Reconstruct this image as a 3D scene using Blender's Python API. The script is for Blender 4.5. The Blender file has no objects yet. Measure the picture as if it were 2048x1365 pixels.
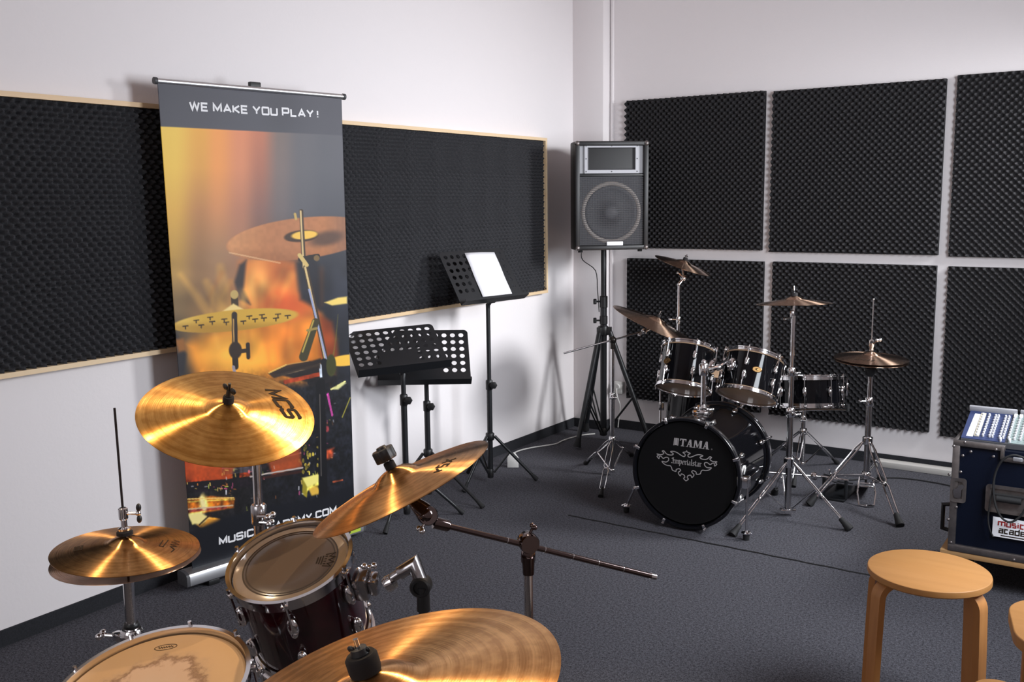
import bpy, bmesh, math, random
import numpy as np
from mathutils import Vector, Matrix
random.seed(7)
PI = math.pi
V = Vector
SC = bpy.context.scene
COL = SC.collection

# ------------------------------------------------------------------ camera
cam_d = bpy.data.cameras.new('camera')
cam = bpy.data.objects.new('camera', cam_d); COL.objects.link(cam)
yaw, pit, rol = 0.5980555, 0.1436002, -0.0118769
F_ = V((-math.sin(yaw) * math.cos(pit), math.cos(yaw) * math.cos(pit), -math.sin(pit)))
R_ = V((math.cos(yaw), math.sin(yaw), 0)); U_ = R_.cross(F_)
R2 = R_ * math.cos(rol) + U_ * math.sin(rol); U2 = U_ * math.cos(rol) - R_ * math.sin(rol)
cm = Matrix((R2, U2, -F_)).transposed().to_4x4(); cm.translation = (3.327348, -5.627966, 1.54)
cam.matrix_world = cm
cam_d.sensor_width = 36; cam_d.lens = 1939.03 / 2048 * 36
cam_d.clip_start = 0.05
SC.camera = cam

# ------------------------------------------------------------------ light
SC.view_settings.view_transform = 'Standard'
SC.view_settings.look = 'None'
SC.view_settings.gamma = 1
SC.view_settings.use_curve_mapping = False
SC.view_settings.exposure = 0.0
w = bpy.data.worlds.new('world'); SC.world = w; w.use_nodes = True
w.node_tree.nodes['Background'].inputs[0].default_value = (0.75, 0.85, 1, 1)
w.node_tree.nodes['Background'].inputs[1].default_value = 1.0

def area(name, loc, target, sx, sy, power, col=(1, 1, 1), spread=180):
    l = bpy.data.lights.new(name, 'AREA'); l.shape = 'RECTANGLE'; l.size = sx; l.size_y = sy
    l.energy = power; l.color = col; l.spread = math.radians(spread)
    o = bpy.data.objects.new(name, l); COL.objects.link(o)
    o.location = loc
    o.rotation_euler = (V(target) - V(loc)).to_track_quat('-Z', 'Y').to_euler()
    return o

END = 3.75      # x of the window wall (out of frame, to the right)
BACK = -7.6     # y of the wall behind the camera
CEIL = 3.5
DW = 0.11       # y of the right-hand (drum) wall
# daylight coming in through the window openings of the end wall
area('daylight_window_near_corner', (END - .02, -0.36, 2.15), (0, -1.2, .0), 0.66, 0.80, 43, (.95, .97, 1), 95)
area('daylight_window_middle', (END - .02, -2.45, 1.75), (.3, -1.7, 1.0), 0.9, 1.2, 68, (.88, .93, 1), 165)
area('fill_light_back', (1.9, BACK + .03, 2.1), (1.9, BACK + 1, 1.75), 2.4, 1.5, 16, (1, .90, .84))  # warm fill light added behind the camera, at a made-up window

def spot(name, loc, target, power, col, ang, size=.02):
    l = bpy.data.lights.new(name, 'SPOT'); l.energy = power; l.color = col; l.spot_size = math.radians(ang); l.spot_blend = .5; l.shadow_soft_size = size
    o = bpy.data.objects.new(name, l); COL.objects.link(o); o.location = loc
    o.rotation_euler = (V(target) - V(loc)).to_track_quat('-Z', 'Y').to_euler(); return o
# three warm ceiling spot lamps trained on the near kit (their housings are built with the ceiling)
SPOTS = [((0.99, -2.80, 3.10), (1.65, -4.35, .8), 80), ((2.30, -2.40, 3.10), (2.0, -4.4, .8), 230), ((0.45, -4.70, 3.10), (1.75, -4.4, .8), 115)]
for q, t, e_ in SPOTS: spot('ceiling_spot_beam', q, t, e_, (1, .74, .46), 46)

# ------------------------------------------------------------------ helpers
MW = {}

def smooth(me, ang=40):
    me.shade_smooth(); me.set_sharp_from_angle(angle=math.radians(ang))

def frame_z(n, up=(0, 0, 1), alt=(1, 0, 0)):
    """rotation whose z axis is n"""
    z = V(n).normalized(); x = V(alt) - z * V(alt).dot(z)
    if x.length < 1e-3: x = V((0, 1, 0)) - z * z.y
    x.normalize(); y = z.cross(x)
    return Matrix((x, y, z)).transposed().to_4x4()

def FR(c, n, alt=(1, 0, 0)):
    m = frame_z(n, alt=alt); m.translation = c; return m

class MB:
    def __init__(s): s.b = bmesh.new()
    def _v(s, p): return s.b.verts.new(p)
    def box(s, c, d, M=None, bev=0, seg=2):
        t = bmesh.new(); bmesh.ops.create_cube(t, size=1)
        for v in t.verts: v.co = V((v.co.x * d[0], v.co.y * d[1], v.co.z * d[2]))
        if bev: bmesh.ops.bevel(t, geom=t.edges[:], offset=bev, segments=seg, profile=.5, affect='EDGES')
        bmesh.ops.translate(t, verts=t.verts, vec=c)
        if M is not None: bmesh.ops.transform(t, matrix=M, verts=t.verts)
        s._merge(t); return s
    def _merge(s, t):
        me = bpy.data.meshes.new('tmp'); t.to_mesh(me); t.free(); s.b.from_mesh(me); bpy.data.meshes.remove(me)
    def tube(s, pts, r, seg=10, radii=None, caps=True, closed=False, flat=None):
        pts = [V(p) for p in pts]; n = len(pts); rings = []
        ref = None
        for i, p in enumerate(pts):
            if closed: d = pts[(i + 1) % n] - pts[i - 1]
            elif i == 0: d = pts[1] - pts[0]
            elif i == n - 1: d = pts[-1] - pts[-2]
            else: d = (pts[i + 1] - p).normalized() + (p - pts[i - 1]).normalized()
            d.normalize()
            if ref is None:
                ref = V((0, 0, 1)) if abs(d.z) < .9 else V((1, 0, 0))
            x = ref - d * ref.dot(d)
            if x.length < 1e-4: x = V((0, 1, 0)) - d * d.y
            x.normalize(); y = d.cross(x); ref = x
            k = 1.0
            if 0 < i < n - 1 and not closed:
                cs = (pts[i + 1] - p).normalized().dot((p - pts[i - 1]).normalized())
                k = 1 / max(.6, math.sqrt(max(0, (1 + cs) / 2)))
            rr = radii[i] if radii else r
            f = flat or (1, 1)
            rings.append([s._v(p + (x * math.cos(a) * f[0] + y * math.sin(a) * f[1]) * rr * (k if radii is None else 1)) for a in [2 * PI * j / seg for j in range(seg)]])
        m = n if closed else n - 1
        for i in range(m):
            A, B = rings[i], rings[(i + 1) % n]
            for j in range(seg): s.b.faces.new((A[j], A[(j + 1) % seg], B[(j + 1) % seg], B[j]))
        if caps and not closed:
            s.b.faces.new(rings[0][::-1]); s.b.faces.new(rings[-1])
        return s
    def cyl(s, p0, p1, r0, r1=None, seg=20):
        return s.tube([p0, p1], r0, seg, radii=[r0, r0 if r1 is None else r1])
    def lathe(s, prof, M=None, seg=48, a0=0, a1=2 * PI, closed=False):
        full = abs(a1 - a0) > 2 * PI - 1e-4
        cols = []; k = seg if full else seg + 1
        for j in range(k):
            a = a0 + (a1 - a0) * j / seg; c, sn = math.cos(a), math.sin(a); col = []
            for (r, z) in prof:
                p = V((r * c, r * sn, z)); col.append(s._v(M @ p if M is not None else p))
            cols.append(col)
        m = len(prof)
        for j in range(k if full else k - 1):
            A, B = cols[j], cols[(j + 1) % k]
            for i in range(m if closed else m - 1):
                i2 = (i + 1) % m
                try: s.b.faces.new((A[i], B[i], B[i2], A[i2]))
                except ValueError: pass
        return s
    def ball(s, c, r, sc=(1, 1, 1), seg=16, M=None):
        t = bmesh.new(); bmesh.ops.create_uvsphere(t, u_segments=seg, v_segments=max(6, seg // 2), radius=r)
        for v in t.verts: v.co = V((v.co.x * sc[0], v.co.y * sc[1], v.co.z * sc[2]))
        if M is not None: bmesh.ops.transform(t, matrix=M.to_3x3().to_4x4(), verts=t.verts)
        bmesh.ops.translate(t, verts=t.verts, vec=c); s._merge(t); return s
    def prism(s, poly, depth, M=None, bev=0):
        t = bmesh.new()
        f = t.faces.new([t.verts.new((p[0], p[1], 0)) for p in poly])
        r = bmesh.ops.extrude_face_region(t, geom=[f])
        bmesh.ops.translate(t, verts=[g for g in r['geom'] if isinstance(g, bmesh.types.BMVert)], vec=(0, 0, depth))
        bmesh.ops.recalc_face_normals(t, faces=t.faces)
        if bev: bmesh.ops.bevel(t, geom=t.edges[:], offset=bev, segments=2, profile=.5, affect='EDGES')
        if M is not None: bmesh.ops.transform(t, matrix=M, verts=t.verts)
        s._merge(t); return s
    def ribbon(s, pts, wd, M=None, closed=False, nib=None, z=0.0):
        """flat printed stroke in the xy plane; constant width or a broad nib"""
        P = [V((p[0], p[1])) for p in pts]; n = len(P)
        if nib:
            nb = V(nib) * .5
            for i in range(n - 1):
                q = [P[i] - nb, P[i] + nb, P[i + 1] + nb, P[i + 1] - nb]
                q = [V((a.x, a.y, z)) for a in q]
                if abs((q[1] - q[0]).cross(q[3] - q[0]).z) < 1e-9: continue
                s.b.faces.new([s._v(M @ a if M is not None else a) for a in q])
            return s
        L = []
        for i in range(n):
            if closed: d0 = (P[i] - P[i - 1]).normalized(); d1 = (P[(i + 1) % n] - P[i]).normalized()
            else:
                d0 = (P[i] - P[max(i - 1, 0)]); d1 = (P[min(i + 1, n - 1)] - P[i])
                d0 = d1 if d0.length < 1e-9 else d0; d1 = d0 if d1.length < 1e-9 else d1
                d0 = d0.normalized(); d1 = d1.normalized()
            n0 = V((-d0.y, d0.x)); n1 = V((-d1.y, d1.x)); m = n0 + n1
            if m.length < .35: m = n1
            m.normalize(); k = 1 / max(.5, m.dot(n1))
            L.append((P[i] + m * wd / 2 * k, P[i] - m * wd / 2 * k))
        vs = [[s._v(M @ V((a.x, a.y, z)) if M is not None else V((a.x, a.y, z))) for a in pr] for pr in L]
        for i in range(n if closed else n - 1):
            A, B = vs[i], vs[(i + 1) % n]
            try: s.b.faces.new((A[0], A[1], B[1], B[0]))
            except ValueError: pass
        return s
    def poly(s, pts, M=None, z=0.0):
        q = [V((p[0], p[1], z)) for p in pts]
        s.b.faces.new([s._v(M @ a if M is not None else a) for a in q]); return s
    def build(s, name, mat, parent=None, local=False, ang=40, kind=None, label=None, recalc=True):
        if parent is not None and not local:
            bmesh.ops.transform(s.b, matrix=MW[parent.name].inverted(), verts=s.b.verts)
        if recalc: bmesh.ops.recalc_face_normals(s.b, faces=s.b.faces)
        me = bpy.data.meshes.new(name); s.b.to_mesh(me); s.b.free()
        me.materials.append(mat); smooth(me, ang)
        return link(name, me, parent, kind, label)

def link(name, me, parent=None, kind=None, label=None):
    o = bpy.data.objects.new(name, me); COL.objects.link(o)
    if parent is not None:
        o.parent = parent; MW[o.name] = MW[parent.name]
    else: MW[o.name] = Matrix.Identity(4)
    if kind: o['kind'] = kind
    if label: o['label'] = label
    return o

def thing(name, label, cat, loc=(0, 0, 0), M=None, group=None):
    o = bpy.data.objects.new(name, None); COL.objects.link(o)
    o.empty_display_size = .05
    m = M.copy() if M is not None else Matrix.Translation(loc)
    o.matrix_world = m; MW[o.name] = m
    o['label'] = label; o['category'] = cat
    if group: o['group'] = group
    return o

def tag(o, label, cat, group=None):
    o['label'] = label; o['category'] = cat
    if group: o['group'] = group
    return o

def dup(o, M, parent):
    """copy of a part placed with local matrix M (and copies of its sub-parts)"""
    c = o.copy(); COL.objects.link(c); c.parent = parent; c.matrix_local = M
    MW[c.name] = MW[parent.name] @ M
    for ch in o.children:
        k = ch.copy(); COL.objects.link(k); k.parent = c; k.matrix_local = ch.matrix_local.copy()
    return c

# ------------------------------------------------------------------ materials
def nmat(name):
    m = bpy.data.materials.new(name); m.use_nodes = True
    nt = m.node_tree; return m, nt, nt.nodes['Principled BSDF'], nt.links

def mat(name, col, rough=.5, metal=0, noise=0, nscale=40, bump=0, bscale=200, coat=0, spec=None, col2=None):
    m, nt, b, L = nmat(name)
    b.inputs['Base Color'].default_value = (*col, 1); b.inputs['Roughness'].default_value = rough
    b.inputs['Metallic'].default_value = metal
    if coat: b.inputs['Coat Weight'].default_value = coat; b.inputs['Coat Roughness'].default_value = .05
    if spec is not None: b.inputs['Specular IOR Level'].default_value = spec
    tc = nt.nodes.new('ShaderNodeTexCoord')
    if noise:
        n = nt.nodes.new('ShaderNodeTexNoise'); n.inputs['Scale'].default_value = nscale; n.inputs['Detail'].default_value = 4
        r = nt.nodes.new('ShaderNodeValToRGB')
        c2 = col2 or tuple(min(1, c * (1 + noise)) for c in col)
        r.color_ramp.elements[0].color = (*[c * (1 - noise) for c in col], 1); r.color_ramp.elements[0].position = .3
        r.color_ramp.elements[1].color = (*c2, 1); r.color_ramp.elements[1].position = .7
        L.new(tc.outputs['Object'], n.inputs['Vector']); L.new(n.outputs['Fac'], r.inputs['Fac']); L.new(r.outputs['Color'], b.inputs['Base Color'])
    if bump:
        n = nt.nodes.new('ShaderNodeTexNoise'); n.inputs['Scale'].default_value = bscale; n.inputs['Detail'].default_value = 3
        bp = nt.nodes.new('ShaderNodeBump'); bp.inputs['Strength'].default_value = bump; bp.inputs['Distance'].default_value = .002
        L.new(tc.outputs['Object'], n.inputs['Vector']); L.new(n.outputs['Fac'], bp.inputs['Height']); L.new(bp.outputs['Normal'], b.inputs['Normal'])
    return m

def wood(name, c1, c2, axis='X', scale=14, rough=.42, stretch=.06):
    m, nt, b, L = nmat(name)
    tc = nt.nodes.new('ShaderNodeTexCoord'); mp = nt.nodes.new('ShaderNodeMapping')
    sc = [1, 1, 1]; sc['XYZ'.index(axis)] = stretch; mp.inputs['Scale'].default_value = sc
    n = nt.nodes.new('ShaderNodeTexNoise'); n.inputs['Scale'].default_value = scale; n.inputs['Detail'].default_value = 6; n.inputs['Distortion'].default_value = .6
    r = nt.nodes.new('ShaderNodeValToRGB'); r.color_ramp.elements[0].color = (*c1, 1); r.color_ramp.elements[1].color = (*c2, 1)
    r.color_ramp.elements[0].position = .3; r.color_ramp.elements[1].position = .7
    L.new(tc.outputs['Object'], mp.inputs[0]); L.new(mp.outputs[0], n.inputs['Vector']); L.new(n.outputs['Fac'], r.inputs[0]); L.new(r.outputs[0], b.inputs['Base Color'])
    b.inputs['Roughness'].default_value = rough
    return m

def bronze(name, col, dark, rough=.22, groove=.5):
    """lathed cymbal bronze: concentric grooves about local z"""
    m, nt, b, L = nmat(name)
    tc = nt.nodes.new('ShaderNodeTexCoord'); sx = nt.nodes.new('ShaderNodeSeparateXYZ')
    L.new(tc.outputs['Object'], sx.inputs[0])
    cb = nt.nodes.new('ShaderNodeCombineXYZ'); L.new(sx.outputs['X'], cb.inputs['X']); L.new(sx.outputs['Y'], cb.inputs['Y'])
    ln = nt.nodes.new('ShaderNodeVectorMath'); ln.operation = 'LENGTH'; L.new(cb.outputs[0], ln.inputs[0])
    n = nt.nodes.new('ShaderNodeTexNoise'); n.noise_dimensions = '1D'; n.inputs['Scale'].default_value = 330; n.inputs['Detail'].default_value = 2
    L.new(ln.outputs['Value'], n.inputs['W'])
    bp = nt.nodes.new('ShaderNodeBump'); bp.inputs['Strength'].default_value = groove; bp.inputs['Distance'].default_value = .0009
    L.new(n.outputs['Fac'], bp.inputs['Height'])
    n2 = nt.nodes.new('ShaderNodeTexNoise'); n2.inputs['Scale'].default_value = 45; n2.inputs['Detail'].default_value = 5
    L.new(tc.outputs['Object'], n2.inputs['Vector'])
    bp2 = nt.nodes.new('ShaderNodeBump'); bp2.inputs['Strength'].default_value = .06; bp2.inputs['Distance'].default_value = .002
    L.new(n2.outputs['Fac'], bp2.inputs['Height']); L.new(bp.outputs[0], bp2.inputs['Normal']); L.new(bp2.outputs[0], b.inputs['Normal'])
    n3 = nt.nodes.new('ShaderNodeTexNoise'); n3.noise_dimensions = '1D'; n3.inputs['Scale'].default_value = 70; n3.inputs['Detail'].default_value = 3
    L.new(ln.outputs['Value'], n3.inputs['W'])
    ad = nt.nodes.new('ShaderNodeMath'); ad.operation = 'ADD'; L.new(n3.outputs['Fac'], ad.inputs[0]); L.new(n2.outputs['Fac'], ad.inputs[1])
    r = nt.nodes.new('ShaderNodeValToRGB'); r.color_ramp.elements[0].color = (*dark, 1); r.color_ramp.elements[1].color = (*col, 1)
    r.color_ramp.elements[0].position = .40; r.color_ramp.elements[1].position = .60
    hf = nt.nodes.new('ShaderNodeMath'); hf.operation = 'MULTIPLY'; hf.inputs[1].default_value = .5; L.new(ad.outputs[0], hf.inputs[0])
    L.new(hf.outputs[0], r.inputs[0]); L.new(r.outputs[0], b.inputs['Base Color'])
    b.inputs['Metallic'].default_value = 1; b.inputs['Roughness'].default_value = rough
    b.inputs['Anisotropic'].default_value = 1.0; b.inputs['Anisotropic Rotation'].default_value = .25
    tg = nt.nodes.new('ShaderNodeTangent'); tg.direction_type = 'RADIAL'; tg.axis = 'Z'; L.new(tg.outputs[0], b.inputs['Tangent'])
    return m

M_WALL = mat('white_wall_paint', (.80, .760, .764), .85, bump=.25, bscale=60)
M_CEIL = mat('ceiling_paint', (.64, .52, .48), .9)
M_FOAM = mat('charcoal_foam', (.030, .029, .031), .95, noise=.25, nscale=300, spec=.2)
M_FOAML = mat('dark_grey_foam', (.040, .040, .044), .95, noise=.25, nscale=300, spec=.2)
M_PINE = wood('pine_strip', (.74, .52, .30), (.80, .62, .40), 'Y', 10, .5)
M_CHROME = mat('chrome', (.78, .77, .78), .09, 1)
M_CHROMED = mat('dull_chrome', (.50, .49, .50), .2, 1)
M_ALU = mat('brushed_aluminium', (.70, .71, .73), .35, 1)
M_BLACK = mat('black_powder_metal', (.010, .011, .013), .38, 0, bump=.15, bscale=900)
M_PLAST = mat('black_plastic', (.012, .012, .013), .45)
M_RUB = mat('black_rubber', (.010, .010, .011), .75)
M_LACQ = mat('black_drum_lacquer', (.003, .003, .004), .06, spec=.30)
M_WINE = mat('wine_red_drum_lacquer', (.022, .002, .004), .10, coat=.7, noise=.5, nscale=30)
M_HOOPB = mat('black_hoop_lacquer', (.006, .006, .008), .22, spec=.35)
M_HEADB = mat('black_drum_head', (.004, .004, .0045), .4, spec=.25)
M_HEADT = mat('tan_resonant_head', (.50, .34, .22), .3, noise=.06, nscale=20)
M_HEADS = None
M_FELT = mat('black_felt', (.012, .011, .012), .95)
M_BR_HOT = bronze('polished_cymbal_bronze', (.86, .47, .13), (.60, .29, .065), .27)
M_BR_WARM = bronze('warm_cymbal_bronze', (.74, .40, .15), (.50, .24, .075), .28)
M_BR_DIM = bronze('aged_cymbal_bronze', (.62, .42, .31), (.45, .295, .205), .25)
M_INK = mat('black_print_ink', (.022, .013, .007), .8, spec=.2)
M_GREYINK = mat('silver_print_ink', (.36, .34, .34), .5)
M_REDINK = mat('dark_red_print_ink', (.035, .006, .007), .5)
M_WHITEINK = mat('white_print_ink', (.80, .80, .82), .6)
M_BIRCH = wood('birch_plywood', (.46, .215, .065), (.52, .25, .082), 'X', 22, .38, .12)
M_BIRCHE = wood('birch_bent_ply', (.46, .195, .060), (.55, .25, .08), 'Z', 30, .4, .1)
M_PLY = wood('case_plywood', (.42, .24, .10), (.52, .31, .14), 'X', 20, .55)
M_BLUE = mat('navy_case_laminate', (.002, .0042, .0125), .42, spec=.2, bump=.2, bscale=500)
M_CASEALU = mat('worn_case_aluminium', (.22, .20, .195), .42, .9, noise=.15, nscale=50)
M_PAPER = mat('white_paper', (.86, .86, .90), .35)
M_WPLAST = mat('white_plastic', (.72, .71, .68), .4)
M_BADGE = mat('gold_badge', (.20, .115, .045), .3, 1)
M_SILVP = mat('silver_plastic', (.30, .30, .32), .5)
M_GREYP = mat('grey_plastic', (.055, .055, .06), .5)
M_CONE = mat('speaker_cone', (.035, .035, .042), .6)
M_GRILLE = mat('steel_grille', (.10, .10, .108), .5, .5)
M_GREENST = mat('lime_sticker', (.42, .55, .05), .5)
M_REDP = mat('red_plastic', (.45, .02, .015), .4)
M_KNOB_W = mat('pale_knob_plastic', (.62, .62, .64), .4)
M_MIXB = mat('mixer_blue_panel', (.03, .045, .12), .4)

# ------------------------------------------------------------------ the room
def struct(o): o['kind'] = 'structure'; return o
def carpet_mat():
    m, nt, b, L = nmat('charcoal_needle_felt_carpet')
    tc = nt.nodes.new('ShaderNodeTexCoord')
    n = nt.nodes.new('ShaderNodeTexNoise'); n.inputs['Scale'].default_value = 230; n.inputs['Detail'].default_value = 3
    n2 = nt.nodes.new('ShaderNodeTexNoise'); n2.inputs['Scale'].default_value = 100; n2.inputs['Detail'].default_value = 4; n2.inputs['Roughness'].default_value = .7
    ad = nt.nodes.new('ShaderNodeMath'); ad.operation = 'ADD'
    L.new(tc.outputs['Object'], n.inputs['Vector']); L.new(tc.outputs['Object'], n2.inputs['Vector'])
    L.new(n.outputs['Fac'], ad.inputs[0]); L.new(n2.outputs['Fac'], ad.inputs[1])
    hf = nt.nodes.new('ShaderNodeMath'); hf.operation = 'MULTIPLY'; hf.inputs[1].default_value = .5; L.new(ad.outputs[0], hf.inputs[0])
    r = nt.nodes.new('ShaderNodeValToRGB')
    r.color_ramp.elements[0].color = (.0135, .0138, .0165, 1); r.color_ramp.elements[0].position = .36
    r.color_ramp.elements[1].color = (.128, .126, .145, 1); r.color_ramp.elements[1].position = .66
    L.new(hf.outputs[0], r.inputs[0]); L.new(r.outputs[0], b.inputs['Base Color'])
    b.inputs['Roughness'].default_value = 1; b.inputs['Specular IOR Level'].default_value = .1
    bp = nt.nodes.new('ShaderNodeBump'); bp.inputs['Strength'].default_value = .6; bp.inputs['Distance'].default_value = .004
    L.new(hf.outputs[0], bp.inputs['Height']); L.new(bp.outputs[0], b.inputs['Normal'])
    return m
M_CARPET = carpet_mat()
M_SKIRT = mat('carpet_skirting', (.014, .015, .019), .95, noise=.3, nscale=200)

struct(MB().box((END / 2, (BACK + .3) / 2, -.05), (END + .3, -BACK + .6, .1)).build('floor', M_CARPET))
struct(MB().box((END / 2, (BACK + .3) / 2, CEIL + .05), (END + .3, -BACK + .6, .1)).build('ceiling', M_CEIL))
struct(MB().box((-.1, (BACK + .3) / 2, CEIL / 2), (.2, -BACK + .6, CEIL)).build('wall_left', M_WALL))
struct(MB().box((END / 2, DW + .1, CEIL / 2), (END + .3, .2, CEIL)).build('wall_right', M_WALL))
# wall corner pier and the slim duct beside it
struct(MB().box((.1125, DW / 2, CEIL / 2), (.225, DW, CEIL), bev=.002).build('trim_1', M_WALL))
struct(MB().box((.2385, DW - .012, CEIL / 2), (.018, .024, CEIL), bev=.003).build('trim_2', M_WALL))
def wall_openings(name, M, W, H, holes, mt):
    """wall of thickness .2 in the local xy plane with rectangular openings"""
    b = MB(); xs = sorted({0, W} | {h[0] for h in holes} | {h[1] for h in holes}); ys = sorted({0, H} | {h[2] for h in holes} | {h[3] for h in holes})
    for i in range(len(xs) - 1):
        for j in range(len(ys) - 1):
            cx, cy = (xs[i] + xs[i + 1]) / 2, (ys[j] + ys[j + 1]) / 2
            if any(h[0] < cx < h[1] and h[2] < cy < h[3] for h in holes): continue
            b.box((cx, cy, -.1), (xs[i + 1] - xs[i], ys[j + 1] - ys[j], .2), M)
    return struct(b.build(name, mt))
ME = Matrix(((0, 0, -1, END), (1, 0, 0, BACK), (0, 1, 0, 0), (0, 0, 0, 1)))
ew = [(-BACK - .72, -BACK - .02, 1.76, 2.54), (-BACK - 3.0, -BACK - 1.9, 1.1, 2.5)]
wall_openings('wall_end', ME, -BACK + .1, CEIL, ew, M_WALL)
MBk = Matrix(((-1, 0, 0, END), (0, 0, 1, BACK), (0, 1, 0, 0), (0, 0, 0, 1)))
bw = [(.6, 3.1, 1.3, 2.9)]  # unseen back window, made up to go with the added fill light
wall_openings('wall_back', MBk, END, CEIL, bw, M_WALL)
k = 1
for M_, hs in ((ME, ew), (MBk, bw)):
    for (x0, x1, y0, y1) in hs:
        b = MB()
        for x in (x0 + .025, (x0 + x1) / 2, x1 - .025): b.box((x, (y0 + y1) / 2, -.12), (.05, y1 - y0, .05), M_)
        for y in (y0 + .025, y1 - .025): b.box(((x0 + x1) / 2, y, -.12), (x1 - x0, .05, .049), M_)
        struct(b.build('window_%d' % k, M_WPLAST)); k += 1
# housings of the two ceiling spots
for (q, t, e_) in SPOTS:
    sl_ = thing('ceiling_spot', 'small spot lamp under the ceiling, above the picture, aimed at the near kit', 'spot lamp', (q[0], q[1], CEIL), group='ceiling spots')
    d_ = (V(t) - V(q)).normalized(); M_ = FR(q, d_)
    MB().lathe([(0, -.11), (.035, -.11), (.042, -.095), (.042, .02), (.038, .02), (.036, -.03), (0, -.03)], M_, 24).build('lamp_housing', M_PLAST, sl_)
    MB().cyl((q[0], q[1], CEIL - .001), V(q) - d_ * .08, .008, seg=10).lathe([(0, CEIL - .02), (.05, CEIL - .02), (.05, CEIL - .001), (0, CEIL - .001)], Matrix.Translation((q[0], q[1], 0)), 20).build('ceiling_mount', M_PLAST, sl_)
# carpet skirting
struct(MB().box((.004, (BACK) / 2, .03), (.008, -BACK, .06)).build('baseboard_left', M_SKIRT))
struct(MB().box(((END + .225) / 2, DW - .004, .03), (END - .225, .008, .06)).build('baseboard_right', M_SKIRT))
struct(MB().box((.112, -.004, .03), (.226, .008, .06)).box((.229, DW / 2, .03), (.008, DW, .06)).build('baseboard_pier', M_SKIRT))
# seam where two lengths of carpet meet
struct(MB().tube([(.955 + 1.55 * i / 30, -1.671 + .0025 * math.sin(i * 2.1), .001) for i in range(31)], .0045, 6, flat=(1, .5)).build('trim_3', M_RUB))

# ------------------------------------------------------------------ egg-crate foam
def foam(name, M, w, h, t0, amp, a, mt, parent=None, off=(0, 0), res=3.1):
    nx, ny = int(w / a * res), int(h / a * res)
    x = np.linspace(0, w, nx); y = np.linspace(0, h, ny); X, Y = np.meshgrid(x, y, indexing='ij')
    Z = t0 + amp * np.cos(PI * (X + off[0]) / a) * np.cos(PI * (Y + off[1]) / a)
    top = np.stack([X, Y, Z], -1).reshape(-1, 3)
    idx = np.arange(nx * ny).reshape(nx, ny)
    f = np.stack([idx[:-1, :-1], idx[1:, :-1], idx[1:, 1:], idx[:-1, 1:]], -1).reshape(-1, 4)
    ring = np.concatenate([idx[:, 0], idx[-1, 1:], idx[-2::-1, -1], idx[0, -2:0:-1]])
    low = top[ring].copy(); low[:, 2] = .0015; base = len(top); nr = len(ring)
    r2 = np.arange(nr); side = np.stack([ring, base + r2, base + (r2 + 1) % nr, np.roll(ring, -1)], -1)
    vs = np.concatenate([top, low]); fs = np.concatenate([f, side])
    vs = vs @ np.array(M.to_3x3()).T + np.array(M.translation)
    if parent is not None: vs = vs - np.array(MW[parent.name].translation)
    me = bpy.data.meshes.new(name)
    me.vertices.add(len(vs)); me.vertices.foreach_set('co', vs.astype(np.float32).ravel())
    me.loops.add(fs.size); me.loops.foreach_set('vertex_index', fs.astype(np.int32).ravel())
    me.polygons.add(len(fs)); me.polygons.foreach_set('loop_start', np.arange(0, fs.size, 4, dtype=np.int32))
    me.update(calc_edges=True); me.validate()
    me.materials.append(mt); smooth(me, 60)
    return link(name, me, parent)

def MR(x, z): return Matrix(((1, 0, 0, x), (0, 0, -1, DW), (0, 1, 0, z), (0, 0, 0, 1)))
panels = [
    (.344, 1.268, 1.226, 2.168, 'upper charcoal egg-crate foam square beside the corner speaker'),
    (1.316, 2.264, 1.218, 2.160, 'upper middle charcoal egg-crate foam square over the hi-hat'),
    (2.318, 3.262, 1.212, 2.172, 'upper charcoal egg-crate foam square cut off by the right picture edge'),
    (.362, 1.284, .222, 1.158, 'lower charcoal egg-crate foam square directly behind the black rack toms'),
    (1.342, 2.262, .222, 1.160, 'lower middle charcoal egg-crate foam square behind snare and hi-hat'),
    (2.322, 3.262, .212, 1.158, 'lower charcoal egg-crate foam square behind the blue flight case')]
for i, (x0, x1, z0, z1, lb) in enumerate(panels):
    o = foam('acoustic_foam_panel', MR(x0, z0), x1 - x0, z1 - z0, .031, .018, .0192, M_FOAM, off=(.003 * i, .005 * i))
    tag(o, lb, 'foam panel', 'egg-crate foam squares on the right-hand wall')

# framed foam field on the left wall
LF0, LF1, LZ0, LZ1 = -4.42, -.398, .957, 1.926
fr = thing('framed_foam_panel', 'long wall panel of dark egg-crate foam in a thin pine frame, behind the banner', 'foam panel', (0, (LF0 + LF1) / 2, LZ0))
T = .018
MB().box((.024, (LF0 + LF1) / 2, LZ1 - T / 2), (.048, LF1 - LF0, T)).build('frame_rail', M_PINE, fr)
MB().box((.024, (LF0 + LF1) / 2, LZ0 + T / 2), (.048, LF1 - LF0, T)).build('frame_rail', M_PINE, fr)
for y in (LF0 + T / 2, LF1 - T / 2):
    MB().box((.024, y, (LZ0 + LZ1) / 2), (.0475, T, LZ1 - LZ0 - 2 * T)).build('frame_stile', M_PINE, fr)
ML = lambda y, z: Matrix(((0, 0, 1, 0.001), (1, 0, 0, y), (0, 1, 0, z), (0, 0, 0, 1)))
ym = -2.75
foam('foam_sheet', ML(LF0 + T, LZ0 + T), ym - LF0 - T, LZ1 - LZ0 - 2 * T, .027, .019, .0192, M_FOAML, fr)
foam('foam_sheet', ML(ym, LZ0 + T), LF1 - T - ym, LZ1 - LZ0 - 2 * T, .027, .019, .0192, M_FOAML, fr)
MB().cyl((.0485, LF1 - .03, LZ0 + .03), (.051, LF1 - .03, LZ0 + .03), .005).build('screw', M_CHROME, fr)

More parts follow.
